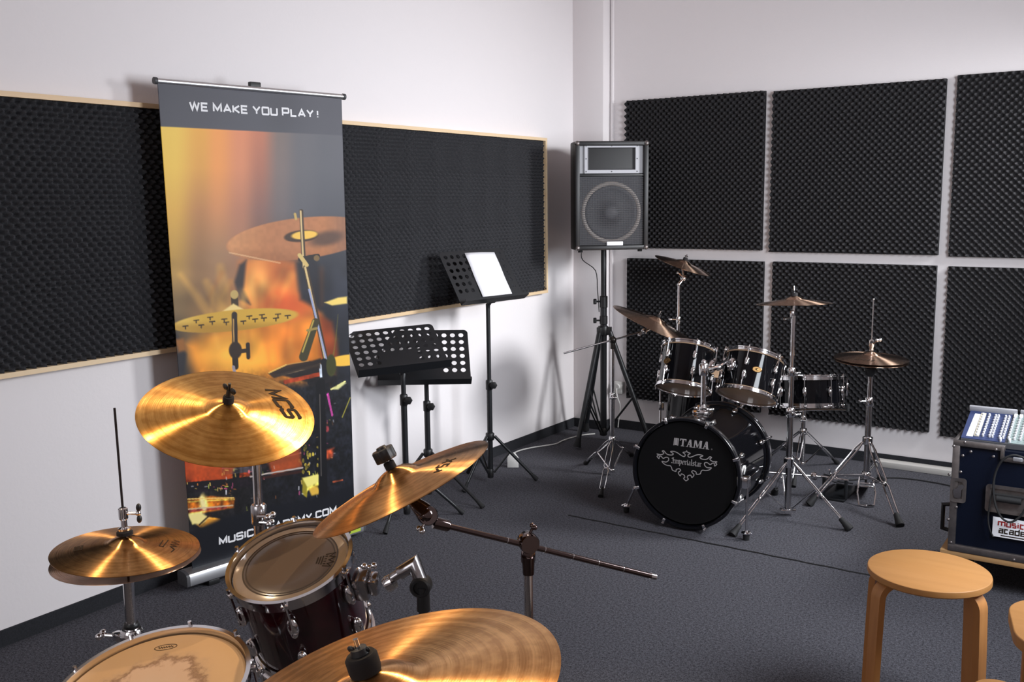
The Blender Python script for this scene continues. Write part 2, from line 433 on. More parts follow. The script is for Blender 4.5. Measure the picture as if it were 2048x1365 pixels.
# ------------------------------------------------------------------ roll-up banner
BA = V((.165, -3.31, 0)); BT = V((.157, .988, 0)).normalized(); BN = V((.988, -.157, 0)).normalized()
MBAN = Matrix(((BT.x, 0, BN.x, BA.x), (BT.y, 0, BN.y, BA.y), (0, 1, 0, 0), (0, 0, 0, 1)))   # x along, y up, z out
ban = thing('rollup_banner', 'tall roll-up banner printed with a golden drummer photo and white lettering', 'banner', BA + BT * .45 - BN * .04)
prof = [(-.078, .022), (-.003, .022), (0, .026), (0, .062), (-.005, .072), (-.018, .078), (-.050, .081), (-.070, .078), (-.078, .068)]
def prof_prism(prof, x0, x1, name, mt, parent):
    Mx = MBAN @ Matrix(((0, 0, 1, x0), (0, 1, 0, 0), (1, 0, 0, 0), (0, 0, 0, 1)))
    return MB().prism(prof, x1 - x0, Mx).build(name, mt, parent, ang=30)
cass = prof_prism(prof, .014, .886, 'base_cassette', M_ALU, ban)
for x0 in (0, .886):
    prof_prism([(p[0] * 1.0, p[1]) for p in prof], x0, x0 + .014, 'end_cap', M_GREYP, ban)
for x in (.12, .78):
    MB().box((x, .011, -.040), (.05, .022, .075), MBAN, .003).build('foot', M_PLAST, ban)
MB().box((.83, .046, .0005), (.075, .026, .003), MBAN).build('sticker', M_GREENST, ban, label='lime green sticker on the base')
MB().cyl(MBAN @ V((.45, .095, -.062)), MBAN @ V((.45, 2.0, -.058)), .009).build('support_pole', M_ALU, ban)
MB().box((.45, 2.016, -.05), (.05, .03, .02), MBAN, .003).build('rail_clip', M_PLAST, ban)
MB().tube([MBAN @ V((.018, 2.002, -.04)), MBAN @ V((.89, 2.002, -.04))], .011, 12).build('top_rail', M_ALU, ban)
for x in (.012, .884): MB().cyl(MBAN @ V((x, 2.002, -.04)), MBAN @ V((x + .012, 2.002, -.04)), .0135, seg=12).build('rail_cap', M_GREYP, ban)

# the print: colours are computed per vertex, photograph-like shapes in picture units of the print
NU, NV = 300, 660
def srgb(c): c = np.asarray(c, float) / 255; return np.where(c < .04045, c / 12.92, ((c + .055) / 1.055) ** 2.4)
def homog():
    src = [(384, 1150), (709, 1052), (683, 193), (313, 162)]; dst = [(0, 1), (1, 1), (1, 0), (0, 0)]; A = []; B = []
    for (x, y), (u, v) in zip(dst, src):
        A.append([x, y, 1, 0, 0, 0, -u * x, -u * y]); B.append(u); A.append([0, 0, 0, x, y, 1, -v * x, -v * y]); B.append(v)
    return np.append(np.linalg.solve(np.array(A), np.array(B)), 1).reshape(3, 3)
HM = homog()                                       # print uv -> units in which the artwork below is laid out
HI = np.linalg.inv(HM)
def uv_of(x, y): q = HI @ np.array([x, y, 1.0]); return q[0] / q[2], q[1] / q[2]
def paint():
    u, v = np.meshgrid(np.linspace(0, 1, NU), np.linspace(0, 1, NV), indexing='ij')
    q = np.stack([u, v, np.ones_like(u)], -1) @ HM.T; X = q[..., 0] / q[..., 2]; Y = q[..., 1] / q[..., 2]
    rng = np.random.default_rng(3)
    def ns(sx, sy, seed):
        r = np.random.default_rng(seed); g = r.random((sx, sy)); a = np.linspace(0, sx - 1.001, NU); b = np.linspace(0, sy - 1.001, NV)
        i = a.astype(int); j = b.astype(int); fa = (a - i)[:, None]; fb = (b - j)[None]; fa = fa * fa * (3 - 2 * fa); fb = fb * fb * (3 - 2 * fb)
        return g[i][:, j] * (1 - fa) * (1 - fb) + g[i + 1][:, j] * fa * (1 - fb) + g[i][:, j + 1] * (1 - fa) * fb + g[i + 1][:, j + 1] * fa * fb
    sm = lambda a, b, t: (lambda s: s * s * (3 - 2 * s))(np.clip((t - a) / (b - a), 0, 1))
    img = np.zeros((NU, NV, 3))
    # background glow: columns of stage light
    xs = np.array([300, 345, 400, 435, 480, 520, 560, 600, 650, 700.])
    rows = {250: [(242, 205, 86), (240, 200, 84), (233, 170, 72), (240, 158, 82), (222, 140, 98), (196, 122, 92), (122, 108, 102), (102, 100, 104), (92, 92, 98), (92, 92, 99)],
            340: [(240, 200, 82), (238, 195, 80), (222, 160, 74), (236, 154, 82), (214, 138, 98), (170, 110, 88), (122, 108, 104), (98, 97, 101), (90, 91, 97), (88, 88, 95)],
            430: [(226, 178, 72), (222, 172, 72), (184, 128, 78), (205, 138, 88), (178, 120, 92), (134, 98, 88), (108, 98, 98), (88, 88, 94), (80, 81, 88), (76, 77, 84)],
            520: [(196, 150, 66), (190, 148, 68), (150, 112, 76), (160, 122, 88), (160, 116, 90), (110, 84, 70), (84, 74, 72), (60, 58, 62), (52, 54, 62), (50, 52, 60)],
            600: [(130, 104, 62), (140, 112, 70), (136, 104, 70), (150, 112, 76), (150, 104, 66), (110, 76, 52), (60, 50, 46), (40, 40, 46), (40, 43, 54), (40, 43, 54)],
            700: [(44, 46, 54), (70, 62, 52), (110, 80, 44), (120, 84, 40), (110, 74, 36), (70, 48, 30), (40, 34, 32), (30, 31, 38), (30, 32, 40), (32, 35, 44)],
            800: [(28, 30, 38), (30, 30, 34), (40, 34, 30), (40, 32, 26), (34, 28, 24), (28, 25, 25), (24, 24, 28), (24, 25, 31), (24, 25, 31), (26, 28, 35)],
            1200: [(18, 20, 28)] * 10}
    ky = sorted(rows); tab = np.array([rows[k] for k in ky], float)
    yy = np.clip(Y, ky[0], ky[-1]); iy = np.clip(np.searchsorted(ky, yy, 'right') - 1, 0, len(ky) - 2); ka = np.array(ky, float)
    fy = (yy - ka[iy]) / (ka[iy + 1] - ka[iy])
    xx = np.clip(X, xs[0], xs[-1] - .01); ix = np.clip(np.searchsorted(xs, xx, 'right') - 1, 0, len(xs) - 2); fx = (xx - xs[ix]) / (xs[ix + 1] - xs[ix])
    fy = fy[..., None]; fx = (fx * fx * (3 - 2 * fx))[..., None]
    img = (tab[iy, ix] * (1 - fx) + tab[iy, ix + 1] * fx) * (1 - fy) + (tab[iy + 1, ix] * (1 - fx) + tab[iy + 1, ix + 1] * fx) * fy
    def put(m, c): img[:] = img * (1 - m[..., None]) + np.asarray(c, float) * m[..., None]
    def ell(cx, cy, a, b, rot=0, soft=.12):
        c, s = math.cos(rot), math.sin(rot); dx, dy = X - cx, Y - cy
        return 1 - sm(1 - soft, 1 + soft, np.hypot((dx * c + dy * s) / a, (-dx * s + dy * c) / b))
    def line(x0, y0, x1, y1, w0, w1=None, soft=1.2):
        w1 = w1 or w0; dx, dy = x1 - x0, y1 - y0; t = np.clip(((X - x0) * dx + (Y - y0) * dy) / (dx * dx + dy * dy), 0, 1)
        d = np.hypot(X - x0 - t * dx, Y - y0 - t * dy); w = w0 + (w1 - w0) * t
        return 1 - sm(w / 2 - soft / 2, w / 2 + soft / 2, d)
    def poly(pts, soft=2.0):
        ins = np.zeros_like(X, bool); dist = np.full_like(X, 1e9); n = len(pts)
        for i in range(n):
            (x0, y0), (x1, y1) = pts[i], pts[(i + 1) % n]
            cond = ((y0 > Y) != (y1 > Y)) & (X < (x1 - x0) * (Y - y0) / ((y1 - y0) or 1e-9) + x0); ins ^= cond
            dx, dy = x1 - x0, y1 - y0; t = np.clip(((X - x0) * dx + (Y - y0) * dy) / (dx * dx + dy * dy + 1e-9), 0, 1)
            dist = np.minimum(dist, np.hypot(X - x0 - t * dx, Y - y0 - t * dy))
        sd = np.where(ins, -dist, dist); return 1 - sm(-soft, soft, sd)
    N1, N2 = ns(24, 50, 1), ns(60, 140, 2)
    streak = ns(34, 16, 5)
    # the player: blurred torso, moving head
    put(poly([(392, 770), (372, 700), (440, 668), (500, 640), (560, 622), (636, 640), (668, 690), (664, 760), (600, 775)], 16) * .96, (222, 138, 44))
    put(ell(480, 720, 70, 40, 0, .6) * .7, (240, 178, 66)); put(ell(585, 700, 60, 60, 0, .6) * .6, (226, 118, 36))
    put(poly([(638, 640), (664, 655), (676, 720), (655, 760), (640, 720)], 8) * .9, (150, 62, 26))
    put(poly([(480, 535), (520, 522), (592, 534), (600, 590), (640, 640), (560, 650), (500, 640), (482, 590)], 14), (220, 122, 52))
    put(ell(515, 575, 26, 46, .1, .6) * .8, (240, 176, 90)); put(ell(572, 620, 40, 24, .2, .7) * .8, (232, 92, 34))
    put(ell(545, 548, 40, 24, 0, .7) * .5, (190, 100, 50))
    put(poly([(592, 536), (625, 520), (648, 560), (640, 630), (600, 610)], 8), (34, 34, 42))
    put(poly([(478, 540), (492, 530), (486, 590), (500, 620), (478, 610), (468, 575)], 5), (52, 44, 44))
    for (x0, y0, x1, y1, w) in [(412, 575, 446, 640, 14), (440, 545, 452, 630, 16), (360, 560, 420, 640, 10)]: put(line(x0, y0, x1, y1, w, w * 2, 14) * .35, (235, 178, 84))
    soft1, soft2 = ns(9, 22, 21), ns(16, 34, 22)
    for k_ in range(26):                       # wisps of the moving player
        x0_, y0_ = rng.uniform(395, 650), rng.uniform(560, 760); a_ = rng.uniform(-1.9, -.9); l_ = rng.uniform(25, 80)
        put(line(x0_, y0_, x0_ + l_ * math.cos(a_), y0_ + l_ * math.sin(a_), rng.uniform(3, 10), rng.uniform(6, 18), 12) * rng.uniform(.10, .28) * sm(520, 560, Y) * sm(775, 750, Y) * sm(372, 400, X) * sm(672, 650, X), (246, 186, 84) if k_ % 3 else (170, 84, 30))
    img[:] *= (1 + ((soft1 + soft2)[..., None] - 1) * .30 * (sm(520, 560, Y) * sm(800, 770, Y))[..., None])
    # upper cymbal
    cy1 = ell(600, 486, 148, 42, -.12, .03); put(cy1, (176, 116, 76)); put(cy1 * sm(560, 450, X) * .9, (208, 146, 96)); put(cy1 * sm(500, 530, Y) * .35, (130, 80, 50)); put(cy1 * sm(640, 700, X) * .6, (120, 88, 74))
    img[:] = np.where(cy1[..., None] > .5, img * (1 + (N2[..., None] - .5) * .07), img)
    put(line(458, 515, 560, 536, 3) * .5, (240, 200, 150)); put(ell(652, 486, 34, 14, -.2, .5) * .75, (66, 52, 48))
    put(ell(602, 481, 34, 12, -.1, .1), (64, 44, 30)); put(ell(608, 479, 26, 8.5, -.1, .15), (238, 190, 80))
    # its stand
    for (x0, y0, x1, y1, wd) in [(601, 430, 607, 545, 8), (610, 545, 660, 770, 10)]:
        put(line(x0, y0, x1, y1, wd), (60, 46, 34)); put(line(x0 - 1, y0, x1 - 1, y1, wd * .4), (214, 186, 130))
    put(line(617, 590, 662, 770, 4), (150, 158, 190))
    put(line(600, 528, 634, 522, 10), (40, 32, 28)); put(line(598, 520, 612, 540, 8), (206, 178, 110)); put(ell(632, 526, 6, 6), (120, 96, 60))
    put(line(589, 436, 591, 446, 5), (190, 160, 90))
    # lower left cymbal with its rivets and stand
    put(line(468, 600, 470, 640, 14), (58, 42, 24)); put(ell(468, 600, 8, 9), (188, 160, 96)); put(poly([(444, 634), (466, 618), (494, 634)]), (236, 206, 130))
    cy2 = ell(470, 652, 126, 21, -.10, .05); put(cy2, (204, 160, 58)); put(cy2 * sm(420, 350, X), (228, 190, 92)); put(cy2 * sm(650, 668, Y) * .5, (150, 104, 34))
    for i, (x, y) in enumerate([(370, 664), (392, 652), (402, 662), (420, 646), (424, 655), (448, 650), (452, 656), (498, 644), (510, 650), (524, 641), (528, 648), (556, 640), (552, 648), (575, 643), (486, 654)]):
        put(line(x - 5, y, x + 5, y - 1, 2.4), (60, 42, 20)); put(line(x, y, x, y + 5, 2.4), (52, 36, 18))
    put(line(468, 640, 470, 745, 11, 12), (38, 28, 22)); put(line(466, 650, 467, 700, 2.4), (190, 150, 90)); put(ell(470, 712, 13, 17), (46, 32, 24)); put(line(470, 716, 494, 712, 8), (50, 34, 24)); put(line(495, 700, 496, 726, 8), (40, 30, 24))
    put(line(466, 745, 476, 790, 6), (150, 140, 150))
    # right side: microphone, small cymbals
    put(line(630, 655, 606, 725, 15, 18), (62, 58, 36)); put(line(626, 652, 604, 715, 3), (184, 160, 74)); put(line(614, 672, 632, 668, 5), (150, 130, 70))
    put(poly([(648, 616), (676, 606), (694, 604), (694, 618), (664, 622)], 2), (236, 206, 110)); put(ell(692, 732, 36, 11, -.12, .1), (240, 188, 70)); put(poly([(652, 745), (664, 728), (672, 690), (676, 640), (668, 720)], 2), (120, 110, 44))
    put(poly([(330, 670), (352, 678), (372, 720), (368, 760), (336, 770)], 5), (44, 42, 46)); put(poly([(348, 690), (366, 688), (372, 712), (356, 716)], 5), (150, 96, 44))
    # drums below: rims, lugs and shells
    put(poly([(545, 757), (640, 728), (664, 750), (664, 790), (600, 772)], 3), (34, 28, 28)); put(line(556, 762, 640, 740, 5), (176, 150, 112)); put(line(570, 775, 650, 757, 8), (160, 58, 26))
    put(line(648, 735, 652, 790, 14), (22, 22, 28)); put(line(640, 742, 642, 770, 5), (210, 220, 235)); put(line(662, 790, 690, 774, 3), (196, 190, 120)); put(line(620, 776, 668, 768, 12), (26, 24, 28)); put(ell(662, 742, 10, 22), (60, 62, 30))
    put(line(640, 780, 642, 1000, 18, 24), (14, 15, 20)); put(line(655, 800, 664, 840, 4), (190, 70, 150)); put(ell(654, 868, 4, 6, 0, .4) * .8, (150, 56, 60))
    put(poly([(352, 916), (470, 904), (500, 960), (470, 968), (360, 975)], 4), (176, 62, 24)); put(poly([(352, 916), (380, 914), (390, 970), (360, 975)], 4) * .5, (120, 34, 20))
    put(poly([(520, 905), (596, 880), (600, 940), (545, 958)], 6), (150, 56, 28)); put(poly([(560, 960), (600, 940), (600, 1000), (560, 1010)], 6), (20, 20, 26))
    put(poly([(500, 925), (600, 900), (598, 925), (510, 950)], 3) * .8, (36, 26, 28)); put(line(505, 940, 600, 915, 3), (150, 90, 90))
    put(line(365, 985, 500, 972, 20), (26, 20, 26)); put(line(470, 948, 474, 1030, 14), (20, 18, 22)); put(line(450, 950, 505, 944, 16), (70, 64, 70)); put(line(448, 944, 504, 938, 3), (210, 210, 220))
    for (x0, x1, y0, y1, k, warm) in [(596, 640, 895, 960, 22, 1), (495, 530, 930, 1035, 8, 0)]:
        for i in range(k):
            x, y = rng.uniform(x0, x1), rng.uniform(y0, y1); b_ = rng.uniform(.4, 1)
            put(ell(x, y, rng.uniform(1.2, 3), rng.uniform(1.5, 5)), (b_ * 230, b_ * (205 if warm else 120), b_ * (80 if warm else 140)))
    cy3 = poly([(362, 1008), (420, 1000), (468, 1004), (466, 1022), (400, 1034), (370, 1034)], 3); put(cy3, (204, 108, 26)); put(line(366, 1012, 466, 1006, 3), (246, 196, 80)); put(ell(406, 1014, 8, 16, 0, .5), (252, 226, 130))
    put(line(372, 1030, 450, 1022, 5), (150, 60, 50))
    put(poly([(376, 1034), (404, 1030), (400, 1046), (384, 1056)], 2), (240, 226, 120)); put(poly([(412, 1040), (440, 1044), (438, 1054), (400, 1062), (392, 1056)], 2), (226, 150, 44))
    put(poly([(602, 968), (634, 956), (640, 978), (612, 990)], 2), (230, 216, 96)); put(poly([(604, 984), (614, 990), (612, 1002), (604, 996)], 2), (176, 160, 40)); put(poly([(618, 986), (636, 978), (640, 992), (624, 998)], 3), (206, 170, 56))
    put(poly([(650, 910), (668, 905), (664, 925), (650, 930)], 4), (170, 70, 40)); put(line(666, 972, 684, 968, 3), (170, 80, 50))
    zone = sm(735, 790, Y) * sm(420, 560, X + (Y - 760) * 2)
    fine, mid = ns(95, 210, 31), ns(40, 90, 32)
    img[:] *= 1 + ((fine * .6 + mid * .8)[..., None] - .7) * 1.0 * sm(740, 800, Y)[..., None]
    put(poly([(536, 758), (570, 742), (616, 733), (640, 738), (640, 748), (600, 752), (548, 768)], 2) * .9, (40, 30, 26)); put(line(538, 757, 572, 741, 2.6), (238, 190, 96)); put(line(572, 741, 616, 733, 1.6) * .8, (206, 160, 90))
    put(poly([(366, 918), (466, 906), (470, 936), (460, 966), (366, 970)], 5) * .75, (186, 74, 28)); put(poly([(380, 916), (440, 910), (440, 940), (384, 946)], 10) * .5, (214, 100, 42))
    put(poly([(530, 926), (598, 906), (602, 944), (548, 956)], 5) * .8, (172, 78, 36)); put(line(500, 962, 604, 944, 3), (190, 176, 168)); put(line(505, 968, 600, 952, 5) * .8, (60, 26, 20))
    put(line(368, 982, 466, 974, 17) * .85, (22, 17, 22))
    for k_ in range(95):
        zx0, zx1, zy0, zy1, w_ = [(368, 466, 973, 992, 1), (596, 642, 880, 1000, 1), (486, 560, 925, 1035, .7), (640, 668, 800, 930, .5), (440, 470, 935, 1000, .6)][k_ % 5]
        x_, y_ = rng.uniform(zx0, zx1), rng.uniform(zy0, zy1); a_ = rng.choice([0.1, 1.4, 1.6, -.2]); l_ = rng.uniform(1.5, 7); v_ = rng.uniform(.35, 1) * w_
        col_ = [(255, 214, 110), (240, 240, 246), (226, 96, 150), (255, 150, 60), (214, 226, 96)][int(rng.integers(0, 5))]
        put(line(x_, y_, x_ + l_ * math.cos(a_), y_ + l_ * math.sin(a_), rng.uniform(1.2, 2.6)) * v_, col_)
    put(line(402, 1004, 408, 1024, 7, 9, 5) * .9, (255, 238, 168)); put(line(372, 1006, 466, 1003, 2), (255, 214, 120)); put(line(374, 1026, 464, 1018, 3) * .8, (214, 190, 160))
    put(poly([(374, 1036), (402, 1032), (420, 1044), (400, 1056), (384, 1054)], 3), (250, 232, 150)); put(line(398, 1056, 420, 1036, 3), (52, 30, 18)); put(poly([(414, 1044), (438, 1046), (430, 1056), (404, 1062)], 3), (232, 156, 52))
    put(poly([(603, 964), (637, 957), (641, 971), (613, 982)], 2), (244, 232, 128)); put(poly([(603, 964), (613, 982), (612, 1001), (604, 994)], 2), (150, 136, 40)); put(poly([(617, 986), (630, 980), (639, 988), (636, 996), (622, 998)], 3), (226, 180, 70))
    put(line(642, 775, 646, 1000, 15, 18), (15, 15, 20)); put(line(639, 800, 642, 960, 1.6) * .6, (150, 140, 130)); put(line(656, 798, 664, 842, 3), (186, 66, 146)); put(poly([(664, 790), (684, 776), (692, 777), (676, 790)], 2), (222, 220, 150)); put(line(684, 845, 700, 806, 1.6), (170, 160, 60))
    # dark foot of the print, dark head band
    put(poly([(360, 1078), (450, 1040), (560, 1015), (640, 1004), (720, 968), (740, 1200), (340, 1200)], 6), (17, 19, 27))
    base = 256 + 17 * (X - 316) / 370
    band = 1 - sm(-1.2, 1.2, Y - base); put(band, (74, 74, 82)); put(band * sm(380, 520, X) * .5, (84, 84, 92)); put(band * ell(560, 215, 30, 60, 0, .8) * .4, (66, 66, 72))
    return srgb(np.clip(img, 0, 255)) * 1.0, u, v
IMG, UU, VV = paint()
S0 = {0: (.025, .88, 2.0), 1: (.046, .866, .06)}
def sheet_pt(u, v, dz=0.0):
    l = S0[0][0] + (S0[1][0] - S0[0][0]) * v; r = S0[0][1] + (S0[1][1] - S0[0][1]) * v
    x = l + (r - l) * u; y = S0[0][2] + (S0[1][2] - S0[0][2]) * v
    z = -.04 + .0035 * np.sin(u * 9.0 + .6) * np.exp(-v * 1.6) + .0015 * np.sin(u * 17 + v * 4)
    return x, y, z + dz
xs_, ys_, zs_ = sheet_pt(UU, VV)
pts = np.stack([xs_, ys_, zs_], -1).reshape(-1, 3) @ np.array(MBAN.to_3x3()).T + np.array(MBAN.translation) - np.array(MW[ban.name].translation)
idx = np.arange(NU * NV).reshape(NU, NV)
fs = np.stack([idx[:-1, :-1], idx[:-1, 1:], idx[1:, 1:], idx[1:, :-1]], -1).reshape(-1, 4)
me = bpy.data.meshes.new('printed_sheet')
me.vertices.add(len(pts)); me.vertices.foreach_set('co', pts.astype(np.float32).ravel())
me.loops.add(fs.size); me.loops.foreach_set('vertex_index', fs.astype(np.int32).ravel())
me.polygons.add(len(fs)); me.polygons.foreach_set('loop_start', np.arange(0, fs.size, 4, dtype=np.int32)); me.update(calc_edges=True)
ca = me.color_attributes.new('print', 'FLOAT_COLOR', 'POINT')
ca.data.foreach_set('color', np.concatenate([IMG.reshape(-1, 3), np.ones((NU * NV, 1))], 1).astype(np.float32).ravel())
m, nt, b, L = nmat('printed_banner_film'); at = nt.nodes.new('ShaderNodeVertexColor'); at.layer_name = 'print'
L.new(at.outputs[0], b.inputs['Base Color']); b.inputs['Roughness'].default_value = .5; b.inputs['Specular IOR Level'].default_value = .35
me.materials.append(m); me.shade_smooth()
sheet = link('printed_sheet', me, ban)
so = sheet.modifiers.new('solid', 'SOLIDIFY'); so.thickness = .0008; so.offset = -1 if True else 1

# stroke lettering (wide grotesque capitals)
def arc(cx, cy, rx, ry, a0, a1, n=6): return [(cx + rx * math.cos(math.radians(a0 + (a1 - a0) * i / n)), cy + ry * math.sin(math.radians(a0 + (a1 - a0) * i / n))) for i in range(n + 1)]
def rr(x0, y0, x1, y1, r): return arc(x1 - r, y1 - r, r, r, 0, 90, 4) + arc(x0 + r, y1 - r, r, r, 90, 180, 4) + arc(x0 + r, y0 + r, r, r, 180, 270, 4) + arc(x1 - r, y0 + r, r, r, 270, 360, 4)
GL = {
    'W': (1.35, [[(0, 1), (.33, 0), (.675, .95), (1.02, 0), (1.35, 1)]]), 'E': (.95, [[(.95, 1), (0, 1), (0, 0), (.95, 0)], [(0, .5), (.85, .5)]]),
    'M': (1.15, [[(0, 0), (0, 1), (.575, .2), (1.15, 1), (1.15, 0)]]), 'A': (1.15, [[(0, 0), (.575, 1), (1.15, 0)], [(.22, .3), (.93, .3)]]),
    'K': (1.0, [[(0, 0), (0, 1)], [(1.0, 1), (.15, .5), (1.0, 0)], [(0, .5), (.2, .5)]]), 'Y': (1.1, [[(0, 1), (.55, .42), (1.1, 1)], [(.55, .45), (.55, 0)]]),
    'O': (1.1, [rr(0, 0, 1.1, 1, .12) + [(1.1, .88)]]), 'U': (1.05, [[(0, 1)] + arc(.14, .14, .14, .14, 180, 270, 4) + arc(.91, .14, .14, .14, 270, 360, 4) + [(1.05, 1)]]),
    'P': (1.0, [[(0, 0), (0, 1)] + arc(.86, .86, .14, .14, 90, 0, 4) + arc(.86, .52, .14, .14, 0, -90, 4) + [(0, .38)]]), 'L': (.9, [[(0, 1), (0, 0), (.9, 0)]]),
    '!': (.15, [[(.07, 1), (.07, .35)], [(.07, .14), (.07, 0)]]), 'S': (1.0, [[(1, .8)] + arc(.86, .86, .14, .14, 0, 90, 4) + arc(.14, .86, .14, .14, 90, 180, 4) + arc(.14, .64, .14, .14, 180, 270, 4) + arc(.86, .36, .14, .14, 90, 0, 4) + arc(.86, .14, .14, .14, 0, -90, 4) + arc(.14, .14, .14, .14, 270, 180, 4) + [(0, .22)]]),
    'I': (.12, [[(.06, 1), (.06, 0)]]), 'C': (1.0, [[(1, .78)] + arc(.86, .86, .14, .14, 0, 90, 4) + arc(.14, .86, .14, .14, 90, 180, 4) + arc(.14, .14, .14, .14, 180, 270, 4) + arc(.86, .14, .14, .14, 270, 360, 4) + [(1, .22)]]),
    'D': (1.05, [[(0, 0), (0, 1)] + arc(.85, .8, .2, .2, 90, 0, 4) + arc(.85, .2, .2, .2, 0, -90, 4) + [(0, 0)]]), '-': (.5, [[(0, .45), (.5, .45)]]), '.': (.12, [[(.06, .14), (.06, 0)]]),
}
def text_strokes(items, gap=.40, space=.55):
    """items: list of (char, height); returns strokes, total width"""
    x = 0; out = []
    for ch, h in items:
        if ch == ' ': x += space * h; continue
        w_, st = GL[ch]
        for s_ in st: out.append([(x + p[0] * h, p[1] * h) for p in s_])
        x += w_ * h + gap * h
    return out, x - gap * items[-1][1]
def banner_text(items, p0, p1, wd, name):
    """printed words along a line of the sheet, one sub-part per word"""
    (u0, v0), (u1, v1) = uv_of(*p0), uv_of(*p1)
    st, tw = text_strokes(items)
    a = V(sheet_pt(np.array(u0), np.array(v0))); c = V(sheet_pt(np.array(u1), np.array(v1))); ex = (c - a); k = ex.length / tw; ex.normalize(); ey = V((0, 0, 1)).cross(ex)
    words = [[]]; n_in = [len(GL[ch][1]) if ch != ' ' else None for ch, h in items]; q_ = 0
    for n in n_in:
        if n is None: words.append([]); continue
        words[-1] += st[q_:q_ + n]; q_ += n
    for strokes in words:
        b = MB()
        for s_ in strokes:
            s3 = []
            for (p, q) in zip(s_[:-1], s_[1:]):          # resample so the film's ripples are followed
                n = max(1, int(math.dist(p, q) * k / .01)); s3 += [(p[0] + (q[0] - p[0]) * i / n, p[1] + (q[1] - p[1]) * i / n) for i in range(n)]
            s3.append(s_[-1])
            b.ribbon([(a.x + (ex.x * p[0] + ey.x * p[1]) * k, a.y + (ex.y * p[0] + ey.y * p[1]) * k) for p in s3], wd)
        for vt in b.b.verts:
            u = (vt.co.x - .035) / .837
            vt.co.z = -.04 + .0035 * math.sin(u * 9 + .6) * math.exp(-(2 - vt.co.y) / 1.94 * 1.6) + .0015 * math.sin(u * 17 + (2 - vt.co.y) / 1.94 * 4) + .0012
        bmesh.ops.transform(b.b, matrix=MBAN, verts=b.b.verts)
        bmesh.ops.transform(b.b, matrix=MW[ban.name].inverted(), verts=b.b.verts)
        b.build(name, M_WHITEINK, sheet, local=True, recalc=False)
H1, H2 = 1.0, .94
banner_text([('W', H1), ('E', H2), (' ', 1), ('M', H1), ('A', H2), ('K', H2), ('E', H2), (' ', 1), ('Y', H1), ('O', H2), ('U', H2), (' ', 1), ('P', H1), ('L', H2), ('A', H2), ('Y', H2), (' ', .7), ('!', H2)], (378, 221), (634, 236), .0075, 'slogan_word')
banner_text([(c, .9 if c == '-' else 1.0) for c in 'MUSIC-ACADEMY.COM'], (438, 1094), (671, 1031), .0078, 'address_lettering')

# ------------------------------------------------------------------ drum hardware builders
def make_drum(root, r, L, shell, hoop_m, nlug, top_m, bot_m, lug_z=None, long_lug=False, a0=0.0, hoop_w=.030, badge=None, ring=None, lug_s=1.0):
    """root's local z runs through the drum from its lower to its upper head"""
    MB().lathe([(r, .012), (r, L - .012), (r - .007, L - .012), (r - .007, .012)], seg=64, closed=True).build('shell', shell, root, local=True)
    def hoop(z, s): return [(r + .003, z), (r + .0085, z), (r + .0085, z + s * (hoop_w - .008)), (r + .0125, z + s * (hoop_w - .006)), (r + .0125, z + s * hoop_w), (r + .004, z + s * hoop_w), (r + .003, z + s * (hoop_w - .004))]
    MB().lathe(hoop(L - hoop_w + .012, 1), seg=64, closed=True).build('top_hoop', hoop_m, root, local=True)
    MB().lathe(hoop(hoop_w - .012, -1), seg=64, closed=True).build('bottom_hoop', hoop_m, root, local=True)
    hd = MB().lathe([(0, L + .0015), (r * .5, L + .0015), (r - .006, L + .0015), (r, L - .002), (r + .0025, L - .010)], seg=64).build('drum_head', top_m, root, local=True)
    MB().lathe([(0, -.0015), (r - .006, -.0015), (r, .002), (r + .0025, .010)], seg=64).build('resonant_head', bot_m, root, local=True)
    first = None
    lz = lug_z or (L * .5 if long_lug else .062)
    def lug_mesh(z, s):
        b = MB(); k = lug_s
        if long_lug: b.ball((r + .006 * k, 0, z), .011 * k, (1, 1, 2.4))
        else:
            b.ball((r + .007 * k, 0, z), .0125 * k, (.95, 1, 2.0)); b.ball((r + .012 * k, 0, z - s * .014 * k), .008 * k, (1, 1, 1.3))
        return b
    for i in range(nlug):
        R = Matrix.Rotation(a0 + 2 * PI * i / nlug, 4, 'Z')
        for s in ((1, -1) if not long_lug else (0,)):
            key = (s,)
            if i == 0:
                z = L - lz if s == 1 else lz
                o = lug_mesh(z, s).build('lug', M_CHROME, root, local=True)
                b = MB()
                for t in ((s,) if s else (1, -1)):
                    ze = L + .012 if t == 1 else -.012
                    b.cyl((r + .0155, 0, z), (r + .0155, 0, ze - t * .006), .0028, seg=8)
                    b.box((r + .0135, 0, ze - t * .010), (.014, .016, .009), bev=.002)
                    b.cyl((r + .0155, 0, ze - t * .006), (r + .0155, 0, ze + t * .006), .0042, seg=8)
                b.build('tension_rod', M_CHROME, o, local=True)
                o.matrix_local = R
                if first is None: first = {}
                first[key] = o
            else: dup(first[key], R, root)
    if badge is not None:
        Mb = Matrix.Rotation(badge, 4, 'Z') @ Matrix.Translation((r + .0005, 0, L * .52)) @ Matrix.Rotation(PI / 2, 4, 'Y')
        MB().lathe([(0, .004), (.006, .003), (.007, .0015), (.016, .0015), (.017, .003), (.019, .002), (.019, -.002)], Mb @ Matrix.Diagonal((.8, 1.25, 1, 1)), 32).build('badge', M_BADGE, root, local=True, label='oval gold badge')
    return hd

